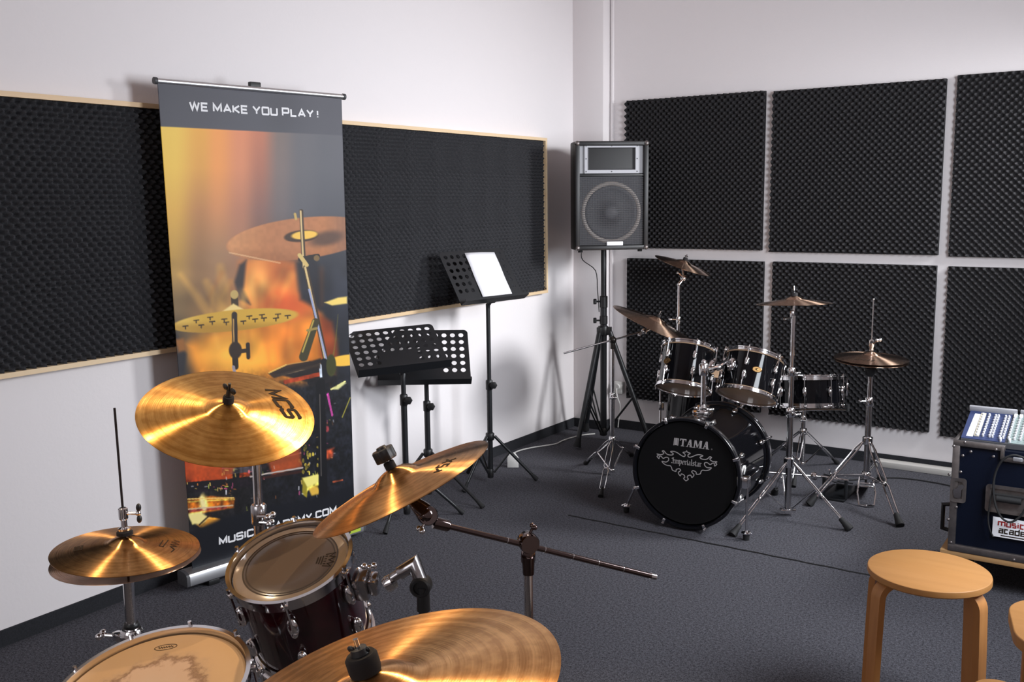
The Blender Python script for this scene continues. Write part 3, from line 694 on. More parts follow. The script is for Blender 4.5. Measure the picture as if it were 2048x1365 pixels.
def make_cymbal(name, label, c, n, r, mt, bell=None, h=None, hb=None, alt=(1, 0, 0), group=None):
    """cymbal whose rim circle has centre c and normal n"""
    rb = bell or r * .27; h = h or r * .11; hb = hb or r * .085
    root = thing(name, label, 'cymbal', M=FR(c, n, alt), group=group)
    top = [(r, 0.0006)]
    for i in range(1, 13):
        t = i / 12; rr_ = r + (rb - r) * t; top.append((rr_, .0006 + h * (1 - max(0, (rr_ - rb) / (r - rb)) ** 1.35)))
    for i in range(1, 9):
        rr_ = rb * (1 - i / 8) + .006 * i / 8; top.append((rr_, .0006 + h + hb * (1 - (rr_ / rb) ** 2.4)))
    low = [(p[0] - (.0004 if i == 0 else 0), p[1] - .0013) for i, p in enumerate(top)][::-1]
    MB().lathe(top + low, seg=96, closed=True).build('cymbal_plate', mt, root, local=True, ang=60)
    root['top'] = h + hb
    return root, h + hb

def print_on_cymbal(root, strokes, wd, r, mt, h, rb, name='printed_logo', size=1):
    """strokes in the cymbal's local xy plane, laid on its bow"""
    b = MB()
    for s in strokes: b.ribbon(s, wd)
    for v in b.b.verts:
        q = math.hypot(v.co.x, v.co.y); v.co.z = .0012 + h * (1 - max(0, (q - rb) / (r - rb)) ** 1.35)
    return b.build(name, mt, root, local=True, recalc=False)

def leg(root, top, foot, mt, dbl=.012, r=.0045, rub=.011, name='leg', flat=None):
    top = V(top); foot = V(foot); d = foot - top; L = d.length; dn = d / L
    side = dn.cross(V((0, 0, 1))).normalized(); b = MB(); e = foot - dn * .055
    if dbl:
        for s in (-1, 1):
            b.tube([top + side * s * dbl * .35, top + d * .1 + side * s * dbl, top + d * .46 + side * s * dbl, top + d * .5 + side * s * dbl * .45, top + d * .54 + side * s * dbl, top + d * .86 + side * s * dbl * .9, e + side * s * dbl * .25], r, 8, flat=(1, .8))
        b.ball(top + d * .5, r * 1.8)
    else: b.tube([top, e], r, 10)
    o = b.build(name, mt, root)
    b = MB(); b.tube([e - dn * .012, e + dn * .01, foot - dn * .008, foot + V((0, 0, .0005))], rub, 10, radii=[rub * .75, rub * .85, rub * 1.25, rub * 1.2])
    b.build('rubber_foot', M_RUB, o)
    return o

def tripod(root, base, zc, zb, feet, mt, zbr=.42, dbl=.010, r=.0045, rub=.012, br=.004, name='leg'):
    bx, by = base
    for f in feet:
        d = V((f[0] - bx, f[1] - by, 0)); d.normalize()
        t = V((bx, by, zc)) + d * .026; ft = V((f[0], f[1], .006))
        leg(root, t, ft, mt, dbl, r, rub, name)
        m = t.lerp(ft, zbr)
        MB().tube([m, V((bx, by, zb)) + d * .02], br, 8).build('brace', mt, root)

def wing_bolt(root, p, d, mt, s=1.0, name='wing_bolt'):
    d = V(d).normalized(); p = V(p); side = d.cross(V((0, 0, 1)));
    if side.length < .1: side = V((1, 0, 0))
    side.normalize(); e = p + d * .028 * s
    b = MB(); b.cyl(p, e, .004 * s, seg=8)
    for t in (-1, 1): b.ball(e + side * t * .010 * s + d * .004 * s, .0075 * s, (1, 1, 1))
    b.ball(e, .006 * s)
    return b.build(name, mt, root)

def collar(root, p, h, r, mt, name='collar'):
    p = V(p); return MB().lathe([(0, 0), (r * .86, 0), (r, .004), (r, h - .004), (r * .86, h), (0, h)], Matrix.Translation(p), 24).build(name, mt, root)

def cymbal_top(root, c, n, top, mt, low=.05, felt_r=.02, nut_s=1.0, nut_h=.012, nut_m=None, rod=.052):
    """threaded rod, felts and wing nut through a cymbal (c, n: rim circle, top: height of the bell)"""
    n = V(n).normalized(); c = V(c); M = FR(c, n)
    MB().cyl(c - n * low, c + n * (top + rod), .0036, seg=10).build('threaded_rod', mt, root)
    MB().lathe([(.004, top - .026), (felt_r * .6, top - .026), (felt_r * .6, top - .009), (.004, top - .006)], M, 24, closed=True).build('felt', M_FELT, root)
    MB().lathe([(.004, top + .0015), (felt_r, top + .0015), (felt_r, top + .014), (felt_r * .9, top + .017), (.004, top + .017)], M, 24, closed=True).build('felt', M_FELT, root)
    b = MB(); x = (M.to_3x3() @ V((1, 0, 0))); p = c + n * (top + .018)
    b.cyl(p, p + n * nut_h, .008 * nut_s, .006 * nut_s, 12)
    for s in (-1, 1): b.ball(p + x * s * .013 * nut_s + n * (nut_h + .003), .008 * nut_s, (1.15, .5, 1), M=M)
    return b.build('wing_nut', nut_m or mt, root)

# ------------------------------------------------------------------ music stands
def music_stand(label, base, zbase, feet, zcol, desk_c, yaw_, tilt, roll, w, h, knob_z, black=M_BLACK, pole_top=None, shelf=.045):
    root = thing('music_stand', label, 'music stand', (base[0], base[1], 0), group='black orchestra music stands')
    bx, by = base
    yw, tl = math.radians(yaw_), math.radians(tilt)
    u = V((-math.sin(yw), math.cos(yw), roll)).normalized(); f = V((math.cos(yw), math.sin(yw), 0))
    up = -f * math.sin(tl) + V((0, 0, 1)) * math.cos(tl); up = (up - u * up.dot(u)).normalized(); nn = u.cross(up)
    Md = Matrix((u, up, nn)).transposed().to_4x4(); Md.translation = desk_c
    # perforated plate
    ncx, ncy = 10, 7; x0, x1, y0, y1 = -w / 2 + .014, w / 2 - .014, .02, h - .012
    b = MB(); bm = b.b; cw, ch = (x1 - x0) / ncx, (y1 - y0) / ncy; rh = min(cw, ch) * .30
    cache = {}
    def vt(x, y):
        k = (round(x, 5), round(y, 5))
        if k not in cache: cache[k] = bm.verts.new((x, y, 0))
        return cache[k]
    for i in range(ncx):
        for j in range(ncy):
            a, c_, d, e = x0 + i * cw, x0 + (i + 1) * cw, y0 + j * ch, y0 + (j + 1) * ch
            hole = (j >= 3) or (i < 3 or i > 6) and j >= 1
            if not hole: bm.faces.new((vt(a, d), vt(c_, d), vt(c_, e), vt(a, e))); continue
            mx, my = (a + c_) / 2, (d + e) / 2
            ring = [vt(mx + rh * math.cos(2 * PI * k / 16 + PI / 4), my + rh * math.sin(2 * PI * k / 16 + PI / 4)) for k in range(16)]
            cor = [vt(c_, e), vt(a, e), vt(a, d), vt(c_, d)]
            for q in range(4):
                for k in range(4): bm.faces.new((ring[4 * q + k], cor[q] if k < 2 else cor[(q + 1) % 4], ring[(4 * q + k + 1) % 16]) if False else (ring[(4 * q + k + 1) % 16], ring[4 * q + k], cor[q] if k < 2 else cor[(q + 1) % 4]))
                bm.faces.new((ring[(4 * q + 2) % 16], cor[q], cor[(q + 1) % 4]))
    # rim of the plate with rounded upper corners
    rc = .022
    outer = [(w / 2, 0), (w / 2, h - rc)] + arc(w / 2 - rc, h - rc, rc, rc, 15, 75, 4) + [(w / 2 - rc, h), (-w / 2 + rc, h)] + arc(-w / 2 + rc, h - rc, rc, rc, 105, 165, 4) + [(-w / 2, h - rc), (-w / 2, 0)]
    top_in = [(x1 - i * cw, y1) for i in range(ncx + 1)]
    rgt = [(x1, y0 + j * ch) for j in range(ncy + 1)]; lft = [(x0, y1 - j * ch) for j in range(ncy + 1)]; bot = [(x0 + i * cw, y0) for i in range(ncx + 1)]
    R_o = [outer[0], outer[1]] + outer[2:4]; 
    def poly(pts): bm.faces.new([vt(*p) for p in pts])
    k = len(outer)
    poly(rgt[::-1] + [(w / 2, 0)] + outer[1:5] + []) if False else None
    # four side strips as polygons
    poly([(w / 2, 0)] + [outer[1]] + outer[2:5] + rgt[::-1])
    poly(outer[4:7] + [(w / 2 - rc, h), (-w / 2 + rc, h)] + outer[9:12] + top_in[::-1])
    poly(outer[11:14] + [(-w / 2, h - rc), (-w / 2, 0)] + lft[::-1])
    poly([(-w / 2, 0), (w / 2, 0)] + bot[::-1])
    bmesh.ops.recalc_face_normals(bm, faces=bm.faces)
    bmesh.ops.solidify(bm, geom=bm.faces[:], thickness=.0016)
    bmesh.ops.transform(bm, matrix=Md, verts=bm.verts)
    desk = b.build('desk', black, root, ang=30)
    # shelf with folded lip
    b = MB(); b.box((0, .0012, shelf / 2), (w, .002, shelf), Md); b.box((0, .007, shelf), (w, .014, .002), Md)
    b.build('desk_shelf', black, desk)
    # pole
    pt = V(pole_top) if pole_top else V(desk_c) + up * .02 - nn * .012
    b = MB(); b.cyl((bx, by, zbase), (bx, by, knob_z), .0150, seg=16); b.build('lower_tube', black, root)
    b = MB(); b.tube([V((bx, by, knob_z)), V((bx, by, pt.z - .05)), V((bx, by, pt.z - .03)), pt], .0118, 14); b.build('upper_tube', black, root)
    b = MB(); b.box((0, 0, 0), (.05, .035, .022), Matrix.Translation(pt) @ Md.to_3x3().to_4x4(), .004); b.build('tilt_block', M_PLAST, root)
    collar(root, (bx, by, knob_z - .03), .055, .019, M_PLAST, 'clamp')
    kd = V((.827, -.1, 0)).normalized()
    b = MB(); b.cyl(V((bx, by, knob_z)) + kd * .015, V((bx, by, knob_z)) + kd * .035, .006, seg=10)
    Mk = FR(V((bx, by, knob_z)) + kd * .032, V((.55, -.83, 0)))
    b.prism([(.021 * math.cos(PI / 3 * i), .021 * math.sin(PI / 3 * i)) for i in range(6)], .012, Mk, .002); b.build('clamp_knob', M_PLAST, root)
    collar(root, (bx, by, zcol - .02), .04, .024, M_PLAST, 'leg_collar')
    collar(root, (bx, by, zbase - .003), .05, .017, M_PLAST, 'brace_hub')
    tripod(root, base, zcol, zbase + .025, feet, black, .36, 0, .0085, .0105, .0055)
    return root, Md

# ------------------------------------------------------------------ the objects by the left wall
tall, MDT = music_stand('tall black music stand holding a white sheet of paper', (.300, -1.410), .032, [(.497, -1.244), (.286, -1.640), (.085, -1.330)], .262, (.346, -1.419, 1.007), -13.2, 34.1, .01, .45, .3255, .552)
M1 = MDT @ Matrix.Translation((.040, .0085, .003)) @ Matrix.Rotation(-.04, 4, "Z")
b = MB(); n_ = 12
vs = []
for i in range(n_ + 1):
    for j in range(7):
        x = -.105 + .21 * j / 6; y = .297 * i / n_
        vs.append(b.b.verts.new(M1 @ V((x, y, .002 + .004 * math.sin(j / 6 * PI) * (.3 + .7 * i / n_) + .001 * math.sin(i * .9)))))
for i in range(n_):
    for j in range(6): b.b.faces.new((vs[i * 7 + j], vs[i * 7 + j + 1], vs[(i + 1) * 7 + j + 1], vs[(i + 1) * 7 + j]))
pp = b.build('sheet_of_paper', M_PAPER); pp.modifiers.new('s', 'SOLIDIFY').thickness = .0006
tag(pp, 'white sheet in a clear sleeve lying on the tall music stand', 'paper')
ms1, _ = music_stand('low black music stand nearest the banner, its perforated desk tipped far back', (.317, -2.140), .032, [(.371, -2.363), (.503, -1.930), (.100, -2.090)], .26, (.333, -2.141, .736), -34.0, 57.1, .04, .458, .3315, .60)
ms2, _ = music_stand('low black music stand half hidden behind the one nearest the banner', (.202, -1.827), .032, [(.536, -1.805), (.06, -1.62), (.07, -2.01)], .25, (.262, -1.912, .630), -48.1, 43.9, -.02, .47, .34, .50, pole_top=(.205, -1.835, .70))

# power adapter and its cable, wall socket
ad = MB().prism([(-.033, 0), (.033, 0), (.033, .055), (.012, .085), (-.02, .085), (-.033, .055)], .03, Matrix.Translation((.222, -1.075, .001)) @ Matrix.Rotation(math.radians(34), 4, 'Z') @ Matrix.Rotation(PI / 2, 4, 'X'), .003).build('power_adapter', M_WPLAST)
tag(ad, 'white plug adapter on the carpet behind the tall music stand', 'adapter')
cp = [(.245, -.14, .005), (.20, -.20, .005), (.172, -.285, .005), (.158, -.40, .005), (.165, -.50, .005), (.13, -.58, .005), (.085, -.67, .005), (.06, -.78, .005), (.085, -.90, .005), (.14, -.98, .005), (.205, -1.04, .03)]
def smooth_path(p, k=4):
    p = [V(q) for q in p]; out = []
    for i in range(len(p) - 1):
        a, b_, c, d = p[max(i - 1, 0)], p[i], p[i + 1], p[min(i + 2, len(p) - 1)]
        for j in range(k):
            t = j / k; out.append(.5 * ((2 * b_) + (c - a) * t + (2 * a - 5 * b_ + 4 * c - d) * t * t + (3 * b_ - a - 3 * c + d) * t ** 3))
    out.append(p[-1]); return out
tag(MB().tube(smooth_path(cp), .0042, 8).build('extension_cable', M_WPLAST), 'white cable curling over the carpet between speaker tripod and plug adapter', 'cable')
ws = thing('wall_socket', 'white surface-mounted double socket on the wall behind the chrome boom stand', 'socket', (.30, DW, .25))
MB().box((.30, DW - .02, .285), (.06, .038, .085), bev=.006).build('socket_box', M_WPLAST, ws)
MB().cyl((.30, DW - .04, .295), (.30, DW - .055, .295), .019, seg=20).build('plug', M_WPLAST, ws)
MB().tube(smooth_path([(.30, DW - .052, .285), (.318, .03, .24), (.335, .04, .18), (.325, .055, .12), (.31, .07, .06), (.30, .08, .012)]), .0035, 8).build('lead', M_WPLAST, ws)
tag(MB().box((2.42, .062, .018), (.86, .075, .034), bev=.003).build('wooden_plank', mat('whitewashed_board', (.52, .50, .47), .6)), 'pale board lying on the floor along the foot of the right wall', 'board')
tag(MB().tube(smooth_path([(1.80, -.30, .005), (1.87, -.33, .005), (1.95, -.345, .005), (2.04, -.25, .005), (2.17, -.16, .005), (2.33, -.15, .005), (2.47, -.19, .005), (2.62, -.30, .005), (2.78, -.36, .005)]), .0035, 8).build('audio_cable', M_RUB), 'black cable running over the carpet from hi-hat to flight case', 'cable')

# ------------------------------------------------------------------ loudspeaker on its tripod
PB = V((.38, -.27, 0))
ps = thing('speaker_stand', 'black tripod stand carrying the loudspeaker in the room corner', 'speaker stand', PB)
MB().cyl(PB + V((0, 0, .05)), PB + V((0, 0, .93)), .021, seg=20).build('lower_tube', M_BLACK, ps)
MB().cyl(PB + V((0, 0, .90)), PB + V((0, 0, 1.2365)), .0175, seg=20).build('upper_tube', M_BLACK, ps)
collar(ps, PB + V((0, 0, .865)), .075, .025, M_PLAST, 'height_clamp')
collar(ps, PB + V((0, 0, .76)), .055, .025, M_PLAST, 'lower_clamp')
b = MB(); b.lathe([(0, 0), (.026, 0), (.03, .01), (.03, .055), (.026, .06), (0, .06)], Matrix.Translation(PB + V((0, 0, .69))), 24)
pfeet = [V((.335, -.53, 0)), V((.69, -.22, 0)), V((.15, -.10, 0))]
for f in pfeet:
    d = (f - PB); d.z = 0; d.normalize(); b.box((.036, 0, .72), (.03, .034, .05), Matrix.Translation(PB) @ Matrix.Rotation(math.atan2(d.y, d.x), 4, 'Z'), .004)
b.build('leg_yoke', M_PLAST, ps)
collar(ps, PB + V((0, 0, .04)), .05, .024, M_PLAST, 'brace_hub')
for f in pfeet:
    d = (f - PB); d.z = 0; d.normalize(); t = PB + d * .042 + V((0, 0, .715)); ft = f + V((0, 0, .012))
    o = leg(ps, t, ft, M_BLACK, 0, .0155, .020)
    m = t.lerp(ft, .58); side = d.cross(V((0, 0, 1)))
    MB().tube([m + side * .012, PB + d * .02 + side * .012 + V((0, 0, .065))], .005, 8).tube([m - side * .012, PB + d * .02 - side * .012 + V((0, 0, .065))], .005, 8).build('brace', M_BLACK, ps)
kd = V((-.827, -.563, 0))
for z in (.905, .785):
    p = PB + V((0, 0, z)); bb = MB(); bb.cyl(p + kd * .02, p + kd * .045, .006, seg=8)
    bb.prism([((.019 if i % 2 else .015) * math.cos(PI / 6 * i), (.019 if i % 2 else .015) * math.sin(PI / 6 * i)) for i in range(12)], .02, FR(p + kd * .045, kd), .003); bb.build('clamp_knob', M_PLAST, ps)

NF = V((.67, -.742, 0)).normalized(); NR = V((-NF.y, NF.x, 0))        # NF out of the front, NR to the viewer's right
PC = PB + V((.000, .010, 1.238)); MSP = Matrix((NR, V((0, 0, 1)), NF)).transposed().to_4x4(); MSP.translation = PC
sp = thing('loudspeaker', 'black loudspeaker with horn and round woofer behind a grille, on the corner tripod', 'loudspeaker', M=Matrix.Translation(PC))
SW, SH, SD = .452, .650, .36; fz = .18
cab = [(-SW / 2, fz), (SW / 2, fz), (SW / 2, fz - .12), (.13, fz - SD), (-.13, fz - SD), (-SW / 2, fz - .12)]
Mup = MSP @ Matrix(((1, 0, 0, 0), (0, 0, 1, 0), (0, 1, 0, 0), (0, 0, 0, 1)))
# cabinet: tapered body with a front frame standing proud of the baffle
b = MB(); b.prism([(x, z - .012) for x, z in cab], SH, Mup, .012)
b.build('cabinet', mat('black_cabinet_vinyl', (.009, .009, .010), .5, bump=.3, bscale=700), sp)
b = MB()
b.box((0, SH - .014, fz + .003), (SW, .028, .03), MSP, .008); b.box((0, .014, fz + .003), (SW, .028, .03), MSP, .008)
for s in (-1, 1): b.box((s * (SW / 2 - .0145), SH / 2, fz + .003), (.029, SH - .004, .03), MSP, .008)
b.box((0, .448, fz - .002), (SW - .03, .012, .018), MSP, .002)
b.build('front_frame', M_PLAST, sp)
for sx in (-1, 1):
    for sy in (0, 1): MB().ball(MSP @ V((sx * (SW / 2 - .014), .014 + sy * (SH - .028), fz + .012)), .016, (1, 1, 1)).build('corner_protector', M_CASEALU, sp)
for s in (-1, 1):
    MB().cyl(MSP @ V((s * (SW / 2 - .04), -.014, fz - .03)), MSP @ V((s * (SW / 2 - .04), .002, fz - .03)), .014, seg=14).build('foot', M_RUB, sp)
for s in (-1, 1): MB().box((s * .187, .546, fz - .009), (.040, .172, .004), MSP).build('horn_plate', M_SILVP, sp)
MB().box((0, .630, fz - .009), (.33, .008, .004), MSP).box((0, .4685, fz - .009), (.33, .008, .004), MSP).build('horn_plate', M_PLAST, sp)
hx, hy0, hy1 = .165, .472, .64
b = MB()
for (c_, d) in [((-.157, .546, fz - .002), (.02, .172, .01)), ((.157, .546, fz - .002), (.02, .172, .01)), ((0, .622, fz - .002), (.294, .02, .01)), ((0, .470, fz - .002), (.294, .02, .01))]: b.box(c_, d, MSP)
hf = b.build('horn_flange', mat('pale_silver_plastic', (.40, .40, .43), .45, .0), sp)
b = MB()
for x in (-.157, 0, .157):
    for y in (.47, .546, .622):
        if (x, y) != (0, .546): b.cyl(MSP @ V((x, y, fz + .0025)), MSP @ V((x, y, fz + .0045)), .004, seg=8)
b.build('screws', M_PLAST, hf)
b = MB(); q0 = [(-.147, .48), (.147, .48), (.147, .612), (-.147, .612)]; q1 = [(-.03, .53), (.02, .53), (.02, .575), (-.03, .575)]
va = [b.b.verts.new(MSP @ V((x, y, fz - .001))) for x, y in q0]; vb = [b.b.verts.new(MSP @ V((x, y, fz - .115))) for x, y in q1]
for i in range(4): b.b.faces.new((va[i], va[(i + 1) % 4], vb[(i + 1) % 4], vb[i]))
b.b.faces.new(vb); b.build('horn', M_GREYP, sp, ang=20)
MB().box((0, .235, fz - .0085), (SW - .04, .41, .003), MSP).build('baffle', mat('baffle_grey', (.035, .035, .042), .6), sp)
Mw = MSP @ Matrix.Translation((0, .225, fz - .007))
MB().lathe([(.162, .001), (.170, .006), (.180, .006), (.186, .001)], Mw, 64).build('woofer_ring', mat('woofer_gasket', (.24, .21, .19), .5), sp)
MB().lathe([(.160, .0005), (.15, .004), (.14, .0005), (.055, -.0), (.05, .004), (.03, .010), (0, .012)], Mw @ Matrix.Translation((0, 0, .001)), 64).build('woofer_cone', M_CONE, sp)
b = MB()
for i in range(38): b.cyl(MSP @ V((-SW / 2 + .02, .034 + i * .0108, fz + .006)), MSP @ V((SW / 2 - .02, .034 + i * .0108, fz + .006)), .0017, seg=5)
for i in range(41): b.cyl(MSP @ V((-SW / 2 + .022 + i * .0101, .03, fz + .005)), MSP @ V((-SW / 2 + .022 + i * .0101, .438, fz + .005)), .0006, seg=4)
b.build('grille', M_GRILLE, sp)
MB().box((.02, .036, fz + .009), (.10, .028, .004), MSP, .001).build('name_plate', M_PAPER, sp, label='plain white plate at the foot of the grille')
tag(MB().tube(smooth_path([MSP @ V((-.10, .06, fz - SD - .030)), MSP @ V((-.102, -.02, -.215)), MSP @ V((-.105, -.08, -.16)), (.335, -.295, 1.10), (.352, -.30, .98), (.358, -.297, .90), (.36, -.292, .84)]), .0028, 6).build('speaker_cable', M_RUB), 'thin black cable hanging from the loudspeaker to its stand', 'cable')

# ------------------------------------------------------------------ black kit by the right-hand wall
RV = V((.827, .562, 0)); AV = V((-.563, .826, 0))
# bass drum
bn = V((-.065, .995, -.025)).normalized()                            # from front head to back
bc = V((1.524, -1.548, .273)); BDR, BDL = .2475, .47
MBD = FR(bc, bn, alt=(1, 0, 0))                                      # local x right, z to the back, y down
bd = thing('bass_drum', 'black bass drum with dark front head carrying a white name and flame emblem', 'bass drum', M=MBD)
MB().lathe([(BDR, .014), (BDR, BDL - .014), (BDR - .008, BDL - .014), (BDR - .008, .014)], seg=96, closed=True).build('shell', M_LACQ, bd, local=True)
for z0, z1 in ((-.022, .018), (BDL - .018, BDL + .022)):
    ho = MB().lathe([(BDR + .003, z0), (BDR + .014, z0), (BDR + .016, z0 + .003), (BDR + .016, z1 - .003), (BDR + .014, z1), (BDR + .003, z1)], seg=96, closed=True).build('hoop', M_HOOPB, bd, local=True)
    for s in (0,):
        MB().lathe([(BDR + .0162, z0 + .012), (BDR + .0168, z0 + .012), (BDR + .0168, z1 - .012), (BDR + .0162, z1 - .012)], seg=96, closed=True).build('hoop_inlay', M_CHROMED, ho, local=True)
fh = MB().lathe([(0, -.004), (BDR - .02, -.004), (BDR - .006, -.006), (BDR + .002, .006)], seg=96).build('front_head', M_HEADB, bd, local=True)
MB().lathe([(0, BDL + .003), (BDR - .008, BDL + .003), (BDR + .002, BDL - .008)], seg=96).build('batter_head', M_HEADT, bd, local=True)
PR = Matrix(((1, 0, 0, 0), (0, -1, 0, 0), (0, 0, -1, -.0055), (0, 0, 0, 1)))   # print plane of the front head: x right, y up, z out
# emblem: heavy slanted serif name, crest block, flame outline, black-letter script
def shear(pts, k=.12): return [(x + k * y, y) for x, y in pts]
def quad(x0, x1, y0, y1, dx=0): return [(x0, y0), (x1, y0), (x1 + dx, y1), (x0 + dx, y1)]
b = MB(); Hn = .036; px = -.066; py = .126
def P(poly): b.poly([(px + x * Hn + .10 * y * Hn, py + y * Hn) for x, y in poly], PR)
P(quad(0, .12, 0, 1)); P(quad(.16, .5, .05, 1)); P([(.54, .02), (.66, .02), (.66, 1), (.54, 1)]); px += .82 * Hn       # crest block
for ch, wd_ in (('T', .86), ('A', .92), ('M', 1.2), ('A', .92)):
    if ch == 'T': P(quad(0, .86, .86, 1)); P(quad(0, .1, .70, .86)); P(quad(.76, .86, .70, .86)); P(quad(.32, .54, .1, .86)); P(quad(.2, .66, 0, .1))
    if ch == 'A': P([(.1, 0), (.2, 0), (.5, .9), (.38, 1)]); P([(.5, 0), (.8, 0), (.62, 1), (.38, 1)]); P(quad(.25, .62, .28, .40)); P(quad(0, .3, 0, .08)); P(quad(.48, .92, 0, .08))
    if ch == 'M': P(quad(.1, .24, 0, 1)); P([(.1, 1), (.36, 1), (.66, .2), (.54, 0)]); P([(.54, 0), (.66, .2), (.92, 1), (.82, 1)]); P(quad(.84, 1.12, 0, 1)); P(quad(0, .34, 0, .08)); P(quad(.74, 1.2, 0, .08))
    px += wd_ * Hn + .03 * Hn
b.build('name_lettering', M_GREYINK, fh, local=True, recalc=False)
MB().ribbon([(px + .012 + .0025 * math.cos(a * PI / 6), py + .003 + .0025 * math.sin(a * PI / 6)) for a in range(12)], .001, PR, closed=True).build('trade_mark', M_GREYINK, fh, local=True, recalc=False)
fl = [(940, 560), (925, 590), (870, 600), (905, 640), (905, 680), (870, 685), (820, 650), (760, 600), (700, 570), (635, 572), (685, 620), (660, 645), (600, 640), (550, 610), (510, 552), (475, 555), (505, 600), (450, 630), (375, 610), (400, 640), (372, 665), (408, 712), (420, 660), (455, 672), (490, 712), (545, 690), (590, 710), (590, 760), (540, 795), (465, 775), (500, 830), (560, 868), (620, 880), (645, 920), (660, 975), (725, 1005), (735, 965), (790, 950), (815, 990), (770, 1035), (805, 1105), (830, 1065), (880, 1095), (890, 1140), (868, 1165), (910, 1220)]
# the outline in the head's own plane: read on a foreshortened, turned head, so undo that turn
def flame(p):
    x, y = p; u = (x + (y - 560) * 30 / 660 - 940) / 975.0; v = (y - 800) / 975.0
    v -= .29 * u * .66
    return (u * .245 * 1.03, -v * .215 + .056)
L_ = [flame(p) for p in fl]; L_ = [(x - L_[0][0], y) for x, y in L_]
R_side = [(-x, y + .0) for x, y in L_]
sp_ = lambda pl: [(q.x, q.y) for q in smooth_path([(x, y, 0) for x, y in pl], 5)]
MB().ribbon(sp_(L_), .0042, PR).ribbon(sp_(R_side), .0042, PR).build('flame_emblem', M_GREYINK, fh, local=True, recalc=False)
# black-letter word, drawn with a broad nib
BLK = {
    'I': (.72, [[(.55, 1.25), (.2, 1.2), (.1, 1.05), (.3, 1.0)], [(.42, 1.25), (.42, .15), (.2, 0), (0, .15)], [(.42, .9), (.6, .75)], [(.25, .7), (.6, .6)], [(.42, .1), (.66, 0)]]),
    'm': (1.0, [[(.06, .85), (.16, .72), (.16, .1), (.24, 0)], [(.16, .62), (.38, .82), (.50, .68), (.50, .1), (.58, 0)], [(.5, .62), (.72, .82), (.84, .68), (.84, .1), (.94, 0)]]),
    'p': (.68, [[(.06, .85), (.16, .75), (.16, -.42)], [(.16, .62), (.40, .82), (.54, .68), (.54, .15), (.38, 0), (.18, .12)]]),
    'e': (.56, [[(.44, .48), (.46, .70), (.30, .82), (.12, .66), (.12, .14), (.28, 0), (.46, .14)], [(.14, .34), (.44, .5)]]),
    'r': (.50, [[(.06, .85), (.16, .72), (.16, .1), (.26, 0)], [(.16, .6), (.34, .82), (.46, .70)]]),
    'i': (.34, [[(.06, .85), (.16, .72), (.16, .1), (.28, 0)], [(.14, 1.08), (.2, 1.0)]]),
    'a': (.62, [[(.12, .70), (.3, .82), (.42, .68), (.42, .1), (.54, 0)], [(.42, .48), (.16, .38), (.12, .12), (.24, 0), (.42, .14)]]),
    'l': (.34, [[(.08, 1.3), (.16, 1.2), (.16, .1), (.28, 0)]]),
    's': (.52, [[(.44, .70), (.28, .82), (.12, .66), (.16, .5), (.42, .34), (.42, .14), (.26, 0), (.08, .12)]]),
    't': (.40, [[(.18, 1.1), (.18, .12), (.32, 0)], [(.04, .78), (.34, .78)]]),
}
b = MB(); hx_ = .022; X_ = 0; wt = sum(BLK[c][0] for c in 'Imperialstar') * hx_
for c_ in 'Imperialstar':
    for s in BLK[c_][1]: b.ribbon([(-wt / 2 * .98 + (X_ + p[0]) * hx_ * .98, .040 + p[1] * hx_) for p in s], 0, PR, nib=(.0034, .0026))
    X_ += BLK[c_][0]
b.build('script_lettering', M_GREYINK, fh, local=True, recalc=False)
# lugs, claws and tension rods
first = None
for e, z in (('f', .075), ('b', BDL - .075)):
    s = 1 if e == 'f' else -1
    for i in range(8):
        Rm = Matrix.Rotation(PI / 8 + i * PI / 4, 4, 'Z')
        if i == 0:
            o = MB().ball((BDR + .008, 0, z), .0135, (.9, 1, 1.9)).ball((BDR + .012, 0, z - s * .016), .009, (1, 1, 1.2)).build('lug', M_CHROME, bd, local=True)
            ze = -.022 if e == 'f' else BDL + .022
            MB().cyl((BDR + .024, 0, z), (BDR + .024, 0, ze - s * .012), .003, seg=8).box((BDR + .020, 0, ze + s * .002), (.014, .016, .008), bev=.002).box((BDR + .010, 0, ze - s * .003), (.024, .014, .005), bev=.002).cyl((BDR + .024, 0, ze - s * .005), (BDR + .024, 0, ze - s * .018), .005, seg=6).build('claw', M_CHROME, o, local=True)
            o.matrix_local = Rm; first = o
        else: dup(first, Rm, bd)
for sgn, foot, p in ((-1, V((1.170, -1.470, 0)), V((1.262, -1.500, .215))), (1, V((1.815, -1.535, 0)), V((1.808, -1.515, .285)))):
    q = foot + V((0, 0, .03))
    so = MB().tube([p, q], .0065, 10).build('spur', M_CHROME, bd)
    MB().box((-sgn * .018, 0, -.02), (.052, .05, .055), Matrix.Translation(p), .008).build('spur_bracket', M_CHROME, bd)
    MB().lathe([(0, .03), (.022, .03), (.024, .036), (.008, .044), (0, .044)], Matrix.Translation(foot), 20).build('spur_nut', M_CHROME, so)
    MB().lathe([(0, 0), (.014, 0), (.016, .028), (0, .03)], Matrix.Translation(foot + V((0, 0, .0015))), 16).build('rubber_foot', M_RUB, so)
